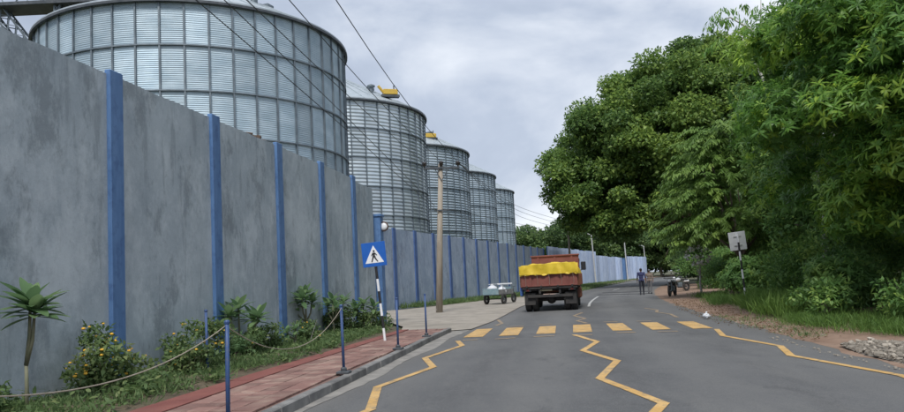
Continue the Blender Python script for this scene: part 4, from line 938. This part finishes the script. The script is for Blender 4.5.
lm = lobes_on((16.8, 29, 5.2), (4.2, 4.4, 5.0), 80, 1.1, -.9, 1, 16, .85, lambda p: p[0] > 12.4)
tree('dark_tree', 'dark dense tree behind the white sign back, right of the feathery tree', (17, 29.5, 0), lm, .25,
     lambda rel, r: clumpy_crown(rel, 420, .24, ML_shrub, r, aspect=.42, shell=.35), ntips=12)
for k, (x, y, lab) in enumerate(((11.6, 16.8, 'pale slender trunk standing in the dark undergrowth at right'), (12.5, 17.6, 'second pale slender trunk close to the right edge'))):
    r = empty('sapling', (x, y, 0), 0, lab, 'tree'); limbs(MB(), (0, 0, 0), [(random.uniform(-.6, .6), random.uniform(-.4, .6), random.uniform(2.8, 3.8)) for _ in range(4)], .085, wob=.12, fork=.7).build('trunk', M_bark_p, r, True)
    rosette_crown([(random.uniform(-.6, .6), random.uniform(-.4, .6), random.uniform(2.6, 3.8), .6, .6, .5) for _ in range(5)], 110, 8, .26, .06, ML_mango, r)
# undergrowth, each shrub its own thing
SH = [(9.6, 18.6, .75, 1.0, 'low shrub at the foot of the mango tree behind the rubble'), (10.9, 20.2, 1.0, 1.7, 'leafy shrub between the tall grass and the mango tree'), (12.2, 24.6, 1.2, 2.1, 'dark shrub right behind the post of the white sign back'),
      (14.0, 24.0, 1.4, 2.6, 'tall dark shrub under the middle of the mango tree'), (11.3, 14.4, .9, 1.7, 'shrub at the right edge above the rubble heap'), (12.9, 15.6, 1.2, 2.4, 'tall shrub at the extreme right under the bright leaf tips'),
      (10.4, 16.2, .8, 1.3, 'shrub in front of the pale slender trunks'), (13.2, 31.8, 1.3, 1.9, 'shrub below the feathery tree, left of the sign post'), (16.2, 41.5, 1.7, 2.6, 'dark rounded shrub behind the motorcycles'), (15.6, 20.0, 1.8, 3.2, 'deep dark thicket behind the pale trunks'),
      (16.6, 35.0, 1.9, 3.0, 'thicket filling the gap behind the feathery tree'), (18.8, 50.5, 2.2, 3.2, 'farthest roadside shrub where the road disappears'), (14.9, 27.0, 1.4, 2.6, 'thicket between the sign back and the dark tree'), (12.2, 21.9, 1.0, 1.6, 'bright shrub just right of the tall grass')]
for k, (x, y, w, h, lab) in enumerate(SH):
    lo = lobes_on((x, y, h * .5), (w, w, h * .52), 16, .42 * w, -.95, 1, 30 + k, .9)
    if k % 3 == 1: cr = lambda rel, r: rosette_crown(rel, 320, 7, .19, .05, ML_shrub, r, shell=.3)
    else: cr = lambda rel, r: clumpy_crown(rel, 900, .16, ML_shrub, r, aspect=.42, shell=.3)
    tree('shrub', lab, (x, y, .04), lo, .05, cr, bark=M_stem, ntips=7, group='undergrowth shrubs on the right', cat='shrub', fork=.3)
# little tree with white blossom at the edge of the clearing
fs = empty('blossom_tree', (13.45, 39.0, .05), 0, 'small pale-stemmed tree with white blossom at the edge of the clearing', 'tree')
limbs(MB(), (0, 0, 0), [(-.35, 0, 2.3), (.2, .1, 2.4), (-.1, -.2, 2.0), (.3, 0, 1.9)], .06, wob=.06, fork=.6).build('trunk', M_bark_p, fs, True)
clumpy_crown([(-.3, 0, 2.25, .4, .4, .3), (.2, .1, 2.3, .4, .4, .3), (-.05, -.1, 1.95, .35, .35, .25)], 500, .16, ML_shrub, fs)
Pf = np.array([-.05, 0, 2.2]) + rdir(110) * np.array([.7, .6, .5]); leaf_object('blossom', Pf, rdir(110), rdir(110) + np.array([0, -1, .6]), .17, .15, np.full(110, .5), M_petal_w, fs)
# far trees behind the fence and round the bend
FT = [(6, 152, 10.5, 6.0, 'far tree just left of the big tree, over the end of the long wall'), (16, 158, 12, 6.5, 'far tree above the truck cab behind the sheet fence'), (27, 160, 13.5, 7, 'far tree above the middle of the sheet fence'), (38, 165, 14, 7, 'far tree behind the second white street pole'),
      (50, 172, 14, 7.5, 'far tree at the end of the road, left part'), (57, 150, 13, 7, 'far tree at the end of the road, right part'), (66, 168, 16, 8, 'tallest far tree seen under the big tree'), (50, 128, 9, 5.5, 'lower pale far tree right of the walkers'), (36, 96, 12, 6, 'tree behind the big rounded tree beside the bend'),
      (24, 60, 9, 4.2, 'middle distance tree behind the motorcycles'), (30, 52, 11, 5, 'tree behind the dark rounded shrub'), (40, 80, 13, 6, 'tree deep behind the feathery tree'), (24, 42, 10, 4.5, 'dark tree deep in the grove behind the feathery tree'), (-8, 165, 9, 6, 'far tree mostly hidden by the last silo'), (48, 140, 5.5, 5, 'low bushy tree at the end of the road beside the farthest pole'), (60, 138, 6, 6, 'low bushy tree closing the gap under the big tree'), (37, 104, 4.5, 4.5, 'low bushy tree on the inside of the far bend')]
for k, (x, y, h, w, lab) in enumerate(FT):
    lo = lobes_on((x, y, h * .54), (w, w, h * .46), 46, .26 * w, -.95, 1, 60 + k, .9)
    tree('far_tree', lab, (x, y, 0), lo, .3, (lambda rel, r: clumpy_crown(rel, 95, .55 if y > 90 else .38, ML_far, r, aspect=.6, shell=.4)), ntips=8, group='trees in the distance')
wm = lobes_on((90, 215, 5), (95, 60, 12), 260, 5.5, -.2, 1, 77, .9, lambda p: p[0] > 20 or p[1] > 190)
o = clumpy_crown(wm, 18, 1.3, ML_far, None, 'distant_wood', shell=.4); tag(o, 'mass of distant green woodland closing the view beyond the road', 'wood', kind='stuff')

# ------------------------------------------------------------------ grass, rubble, litter on the right
def sample_poly(poly, n):
    poly = np.array(poly); lo, hi = poly.min(0), poly.max(0); out = []
    while sum(len(q) for q in out) < n:
        p = rng.uniform(lo, hi, (n * 2, 2)); ins = np.zeros(len(p), bool); j = len(poly) - 1
        for i in range(len(poly)):
            xi, yi = poly[i]; xj, yj = poly[j]; c = ((yi > p[:, 1]) != (yj > p[:, 1])) & (p[:, 0] < (xj - xi) * (p[:, 1] - yi) / (yj - yi + 1e-12) + xi); ins ^= c; j = i
        out.append(p[ins])
    return np.concatenate(out)[:n]
def with_z(p, z): return np.c_[p, np.full(len(p), z)]
def clumped(poly, n, k, spread):
    c = sample_poly(poly, k); return c[rng.integers(0, k, n)] + rng.normal(0, spread, (n, 2))
g = blades('tall_grass', with_z(clumped([(8.9, 20.4), (9.3, 19.2), (11.6, 21.2), (12.6, 26.6), (11.4, 27.4), (10.3, 25.2)], 9000, 120, .22), .03), .62, .02, ML_grass, lean=.38, tint=.62)
tag(g, 'tall bright green grass around the post of the white sign back', 'grass', kind='stuff')
g = blades('short_grass', with_z(clumped([(8.2, 17.6), (7.8, 14.6), (8.8, 12.5), (13.5, 9.5), (14.5, 15.5), (11.5, 18.6), (9.3, 19.6)], 24000, 330, .2), .05), .26, .013, ML_grass, lean=.6, tint=.4)
tag(g, 'low weeds and grass between the rubble and the undergrowth', 'grass', kind='stuff')
P = clumped([(9.7, 27), (12.6, 27.5), (13.6, 36.5), (12.5, 37.5), (11.6, 32.5)], 5000, 60, .2); g = blades('verge_grass', with_z(P, .05), .32, .016, ML_grass, lean=.5, tint=.25); tag(g, 'dark grass at the back of the earth clearing', 'grass', kind='stuff')
P = clumped([(6.7, 13.9), (7.5, 14.4), (8.8, 19.6), (8.0, 22.0), (7.3, 19.5)], 700, 60, .1); g = blades('sparse_weeds', with_z(P, .03), .12, .012, ML_weed, lean=.8); tag(g, 'sparse weeds on the bare earth along the asphalt edge', 'grass', kind='stuff')
# dry leaves and grit on the shoulder
P = with_z(sample_poly([(6.6, 13.5), (7.6, 14.2), (9.0, 20), (10, 26), (12.5, 33), (10.8, 36), (8.4, 27), (7.0, 19.5)], 1300), .045); n = len(P)
g = leaf_object('leaf_litter', P, rdir(n) * np.array([1, 1, .15]), np.tile([0, 0, 1.], (n, 1)) + rng.normal(0, .35, (n, 3)), .07, .04, rng.random(n), leaf_mat('dry_leaves', (.10, .055, .03), (.18, .11, .06), (.30, .22, .13), .9)); tag(g, 'dry leaves scattered over the reddish earth', 'leaf litter', kind='stuff')
def stone_mesh(seed):
    rg = random.Random(seed); bm = bmesh.new(); bmesh.ops.create_icosphere(bm, subdivisions=1, radius=.5)
    for v in bm.verts: v.co *= rg.uniform(.72, 1.12); v.co.z *= .7
    me = bpy.data.meshes.new('stone'); bm.to_mesh(me); bm.free(); me.materials.append(M_stone); return me
SM = [stone_mesh(i) for i in range(8)]
hp = empty('rubble_heap', (7.6, 11.2, 0), 0, 'spread heap of pale broken stones at the right road edge', 'rubble')
RP = [(6.75, 12.7), (6.5, 11.9), (6.3, 10.2), (6.15, 8.2), (8.6, 8.0), (8.6, 10.8), (7.9, 12.0), (7.3, 12.7)]
sp_ = sample_poly(RP, 290); cenp = np.array([7.4, 10.2])
for (x, y) in sp_:
    s = random.choice((.055, .065, .08, .1, .12)); o = link('stone', SM[random.randrange(8)], None, hp); hgt = .06 * max(0, 1 - abs(x - 7.25) / 1.0)
    o.location = (x - 7.6, y - 11.2, .03 + hgt + s * .22 + random.uniform(0, .03)); o.scale = (s * random.uniform(.8, 1.4), s, s * random.uniform(.7, 1.1)); o.rotation_euler = (random.uniform(-.5, .5), random.uniform(-.5, .5), random.uniform(0, 6.3))
gm = MB(); pts = sample_poly(RP, 2600)
for (x, y) in pts:
    s = random.uniform(.02, .055); hgt = .06 * max(0, 1 - abs(x - 7.25) / 1.0); gm.box((x - 7.6, y - 11.2, .03 + hgt + s * .3), (s * 1.3, s, s * .8), M=Matrix.Rotation(random.uniform(0, 6), 3, 'Z') @ Matrix.Rotation(random.uniform(-.6, .6), 3, 'X'))
tag(gm.build('chippings', M_stone, hp), kind='stuff')
mv = []; mf = []; ns = 14
for i in range(ns + 1):
    y = 8.1 + 4.6 * i / ns; xa = np.interp(y, [8.1, 10.2, 11.9, 12.7], [6.15, 6.3, 6.5, 6.75]); xb = np.interp(y, [8.1, 10.8, 12.0, 12.7], [8.7, 8.65, 7.95, 7.3])
    for j in range(5): t = j / 4; x = xa + (xb - xa) * t; mv.append((x - 7.6, y - 11.2, 0.02 + .06 * max(0, 1 - abs(x - 7.25) / 1.0) + rng.normal(0, .008)))
for i in range(ns):
    for j in range(4): q = 5 * i + j; mf.append((q, q + 1, q + 6, q + 5))
gb = MB(); gb.add(mv, mf); gb.build('grit_bed', M_grav, hp, True)
gs = MB()
for (x, y) in np.r_[sample_poly([(5.9, 9), (6.3, 13.2), (6.6, 14.8), (6.4, 14.8), (6.0, 12), (5.9, 9)], 45), sample_poly([(6.7, 14), (7.6, 14.5), (8.6, 19.5), (7.6, 20)], 120)]:
    s = random.uniform(.01, .03); gs.box((x, y, .02 + s * .3), (s * 1.3, s, s * .7), M=Matrix.Rotation(random.uniform(0, 6), 3, 'Z'))
tag(gs.build('loose_grit', M_stone), 'loose pebbles strewn along the right asphalt edge', 'pebbles', kind='stuff')
bag = empty('litter_bag', (7.4, 21.2, .035), .6, 'crumpled white plastic bag lying beside the end of the crossing', 'litter')
bm = bmesh.new(); bmesh.ops.create_icosphere(bm, subdivisions=3, radius=.11); rr_ = random.Random(4)
for v in bm.verts: v.co *= .75 + .35 * abs(math.sin(v.co.x * 40) * math.cos(v.co.y * 33 + v.co.z * 21)); v.co.z = max(v.co.z * .75 + .07, 0)
me = bpy.data.meshes.new('bag'); bm.to_mesh(me); bm.free(); link('bag', me, M_sack, bag); MB().tube([(.02, 0, .11), (.04, .03, .16), (.08, .04, .17)], [.03, .012, .03], 6).build('knot', M_sack, bag)

# ------------------------------------------------------------------ planting along the wall
def plumeria(loc, label, stems, nl, ll, name='plumeria'):
    """bare forking stems, each tipped with a whorl of long leaves; every leaf is a part"""
    root = empty(name, loc, random.uniform(0, 6), label, 'plant'); mb = MB()
    hub = Vector((0, 0, min(s[2] for s in stems) * .45)); mb.tube([(0, 0, -.12), (.02, 0, hub.z * .5), hub], [.028, .024, .021], 8)
    for s in stems:
        m = hub.lerp(Vector(s), .5) + Vector((s[0] * .25, s[1] * .25, -.03)); mb.tube([hub, m, s], [.026, .022, .017], 7)
    mb.build('stem', M_stem, root, True)
    k = 5; v = []; f = []
    for i in range(k + 1):
        t = i / k; w = .19 * math.sin(math.pi * min(1, t * .93 + .04)) ** .8; z = -.16 * t * t
        v += [(-w, t, z + w * .22), (0, t, z), (w, t, z + w * .22)]
    for i in range(k):
        q = 3 * i; f += [(q, q + 1, q + 4, q + 3), (q + 1, q + 2, q + 5, q + 4)]
    lm_ = []
    for tv in (.25, .5, .75):
        mb = MB(); mb.add(v, f); me = mb.mesh('leaf'); me.materials.append(ML_plum); at = me.attributes.new('tint', 'FLOAT', 'POINT'); at.data.foreach_set('value', [tv] * len(v)); me.polygons.foreach_set('use_smooth', [True] * len(f)); lm_.append(me)
    for s in stems:
        for i in range(nl):
            a = i * 2.4 + random.uniform(-.2, .2); el = R(62 - 75 * (1 - i / nl) + random.uniform(-10, 10)); o = link('leaf', random.choice(lm_), None, root)
            o.location = (s[0], s[1], s[2] - .07 * (1 - i / nl)); L_ = ll * random.uniform(.75, 1.15); o.scale = (L_, L_, L_); o.rotation_euler = (el, 0, a)
    return root
plumeria((-5.34, 8.85, .18), 'tall plumeria with large whorled leaves at the left edge', [(.08, .02, 1.30), (.10, .06, 1.2)], 20, .42)
plumeria((-4.62, 15.2, .18), 'broad plumeria with whorled leaves behind the foreground rope post', [(0, .1, .98), (.35, -.25, .78), (-.25, -.25, .86), (.35, .3, .7)], 15, .4)
plumeria((-4.0, 19.0, .18), 'bushy plumeria behind the dip of the second rope', [(0, 0, 1.2), (.25, -.2, .9), (-.2, -.15, .95), (.15, .25, 1.05)], 15, .38)
plumeria((-3.5, 20.3, .18), 'leafy plumeria left of the pedestrian sign post', [(0, 0, .95), (.35, -.1, .75), (-.3, 0, .8), (.1, .3, .9)], 14, .36)
plumeria((-2.75, 21.2, .16), 'low plumeria right at the pedestrian sign post', [(0, 0, .8), (.3, -.2, .6), (-.3, -.1, .7), (.15, .3, .7)], 14, .36)
plumeria((-5.6, 7.1, .18), 'small plumeria at the lower left corner under the tall one', [(0, 0, .4), (.2, .15, .32)], 12, .28)
plumeria((-3.75, 16.6, .18), 'small plumeria between the dip of the rope and the red edging', [(0, 0, .42), (.2, .1, .35)], 12, .28)
def bush(loc, label, w, h, nfl, name='lantana_bush', size=.085):
    root = empty(name, loc, 0, label, 'bush', 'flowering bushes along the wall'); lo = lobes_on((0, 0, h * .5), (w, w * .8, h * .5), 18, .34 * w, -.9, 1, int(loc[1] * 10), .9)
    limbs(MB(), (0, 0, 0), [q[:3] for q in lo[:9]], .02, wob=.06, fork=.3).build('stems', M_stem, root, True)
    clumpy_crown(lo, 3300, size, ML_weed, root, 'foliage', aspect=.55, shell=.3)
    fl = MB()
    pts_, O_, _ = lobe_points(lo, 40, .95, 0); sel_ = rng.permutation(len(pts_))[:nfl]
    hm = MB(); hm.ell((0, 0, 0), (.026, .026, .016), 8, 5); fm = hm.mesh('flower'); fm.materials.append(M_petal_y)
    for i in sel_: o = link('flower', fm, None, root); o.location = pts_[i]; s = random.uniform(.7, 1.25); o.scale = (s, s, s)
    return root
bush((-5.15, 10.3, .17), 'flowering bush dotted with orange-yellow blooms beside the nearest blue pillar', .58, .82, 46)
bush((-4.55, 12.6, .17), 'bush with pale orange blooms in front of the second blue pillar', .5, .85, 22)
bush((-4.45, 11.9, .17), 'low spreading bush along the red edging left of the foreground post', .42, .45, 10)
bush((-5.5, 8.0, .17), 'low weedy bush below the tall plumeria at the left edge', .5, .45, 5)
bush((-3.2, 20.9, .17), 'dark dense bush between two plumerias near the pedestrian sign', .55, .85, 0)
bush((-3.75, 17.7, .17), 'loose bush against the wall under the dip of the rope', .4, .5, 4)
bush((-4.3, 14.6, .17), 'small bush half hidden by the foreground rope post', .38, .55, 4)
bush((-2.4, 21.9, .14), 'last bush beside the entrance apron', .4, .6, 0)
bush((-4.2, 15.9, .17), 'bush between the broad plumeria and the wall', .4, .6, 3)
def cycad(loc, label, n, ln):
    root = empty('cycad', loc, 0, label, 'plant'); MB().lathe([(.07, -.05), (.09, .06), (.05, .14)], 10).build('stump', M_bark, root, True)
    for i in range(n):
        a = i * 2.4; el = R(80 - 60 * (i / n)); d = np.array([math.cos(a) * math.cos(el), math.sin(a) * math.cos(el), math.sin(el)])
        sprays(root, [((0, 0, .12), tuple(d), ln * random.uniform(.8, 1.1), ln * .3 * math.cos(el))], ML_plum, 34, .13, .018, 'frond', .4)
cycad((-5.05, 13.35, .18), 'spiky palm-like cycad between the two flowering bushes', 18, .55)
cycad((-4.35, 14.15, .18), 'small spiky cycad just left of the foreground rope post', 14, .45)
P = clumped([(-6.4, 5), (-4.9, 4), (-4.1, 8.8), (-3.6, 11.9), (-2.9, 15.9), (-2.1, 20.6), (-2.6, 23.5), (-3.5, 23), (-4.4, 18), (-5.3, 12.5)], 15000, 420, .13); g = blades('ground_cover', with_z(P, .15), .17, .016, ML_weed, lean=.75, tint=.4); tag(g, 'low weeds covering the soil along the foot of the near wall', 'weeds', kind='stuff')
P = clumped([(-6.3, 5), (-4.9, 4), (-4.15, 8.8), (-3.65, 11.9), (-2.95, 15.9), (-2.1, 20.6), (-2.6, 23.5), (-3.5, 23), (-4.4, 18), (-5.3, 12.5)], 6500, 110, .16); n = len(P)
g = leaf_object('broad_weeds', np.c_[P, .16 + rng.random(n) ** 2 * .2], nrm(rdir(n) * np.array([1, 1, .5])), nrm(np.array([0, 0, 1.]) + rdir(n) * .6), .11 * rng.uniform(.6, 1.4, n), .05, rng.normal(.45, .2, n), ML_weed, seg=2); tag(g, 'broad-leaved weeds crowding the planting bed along the near wall', 'weeds', kind='stuff')
P = clumped([(-3.1, 41.8), (-.8, 44.3), (2.4, 51.2), (7, 61), (6.4, 62), (-3.4, 42.6)], 6000, 150, .2); g = blades('wall_weeds', with_z(P, .02), .34, .03, ML_weed, lean=.6, tint=.45); tag(g, 'weeds along the foot of the second wall left of the cart', 'weeds', kind='stuff')
P = clumped([(7.5, 59), (9.0, 58), (20, 92), (36, 140), (32, 135), (16, 96)], 12000, 400, .35); g = blades('bend_grass', with_z(P, .02), .3, .05, ML_weed, lean=.7, tint=.5); tag(g, 'rough grass between the far footpath and the sheet fence', 'grass', kind='stuff')
# dead sticks by the rope dip
for k, (x, y) in enumerate(((-3.9, 16.9), (-3.6, 17.4))):
    tag(MB().tube([(x, y, .15), (x + .1, y - .1, .4), (x + .05 + .2 * k, y - .25, .72)], [.012, .01, .005], 5).build('dead_stick', M_bark_p), ['left', 'right'][k] + ' of two bare pale sticks in the planting bed under the rope', 'stick')
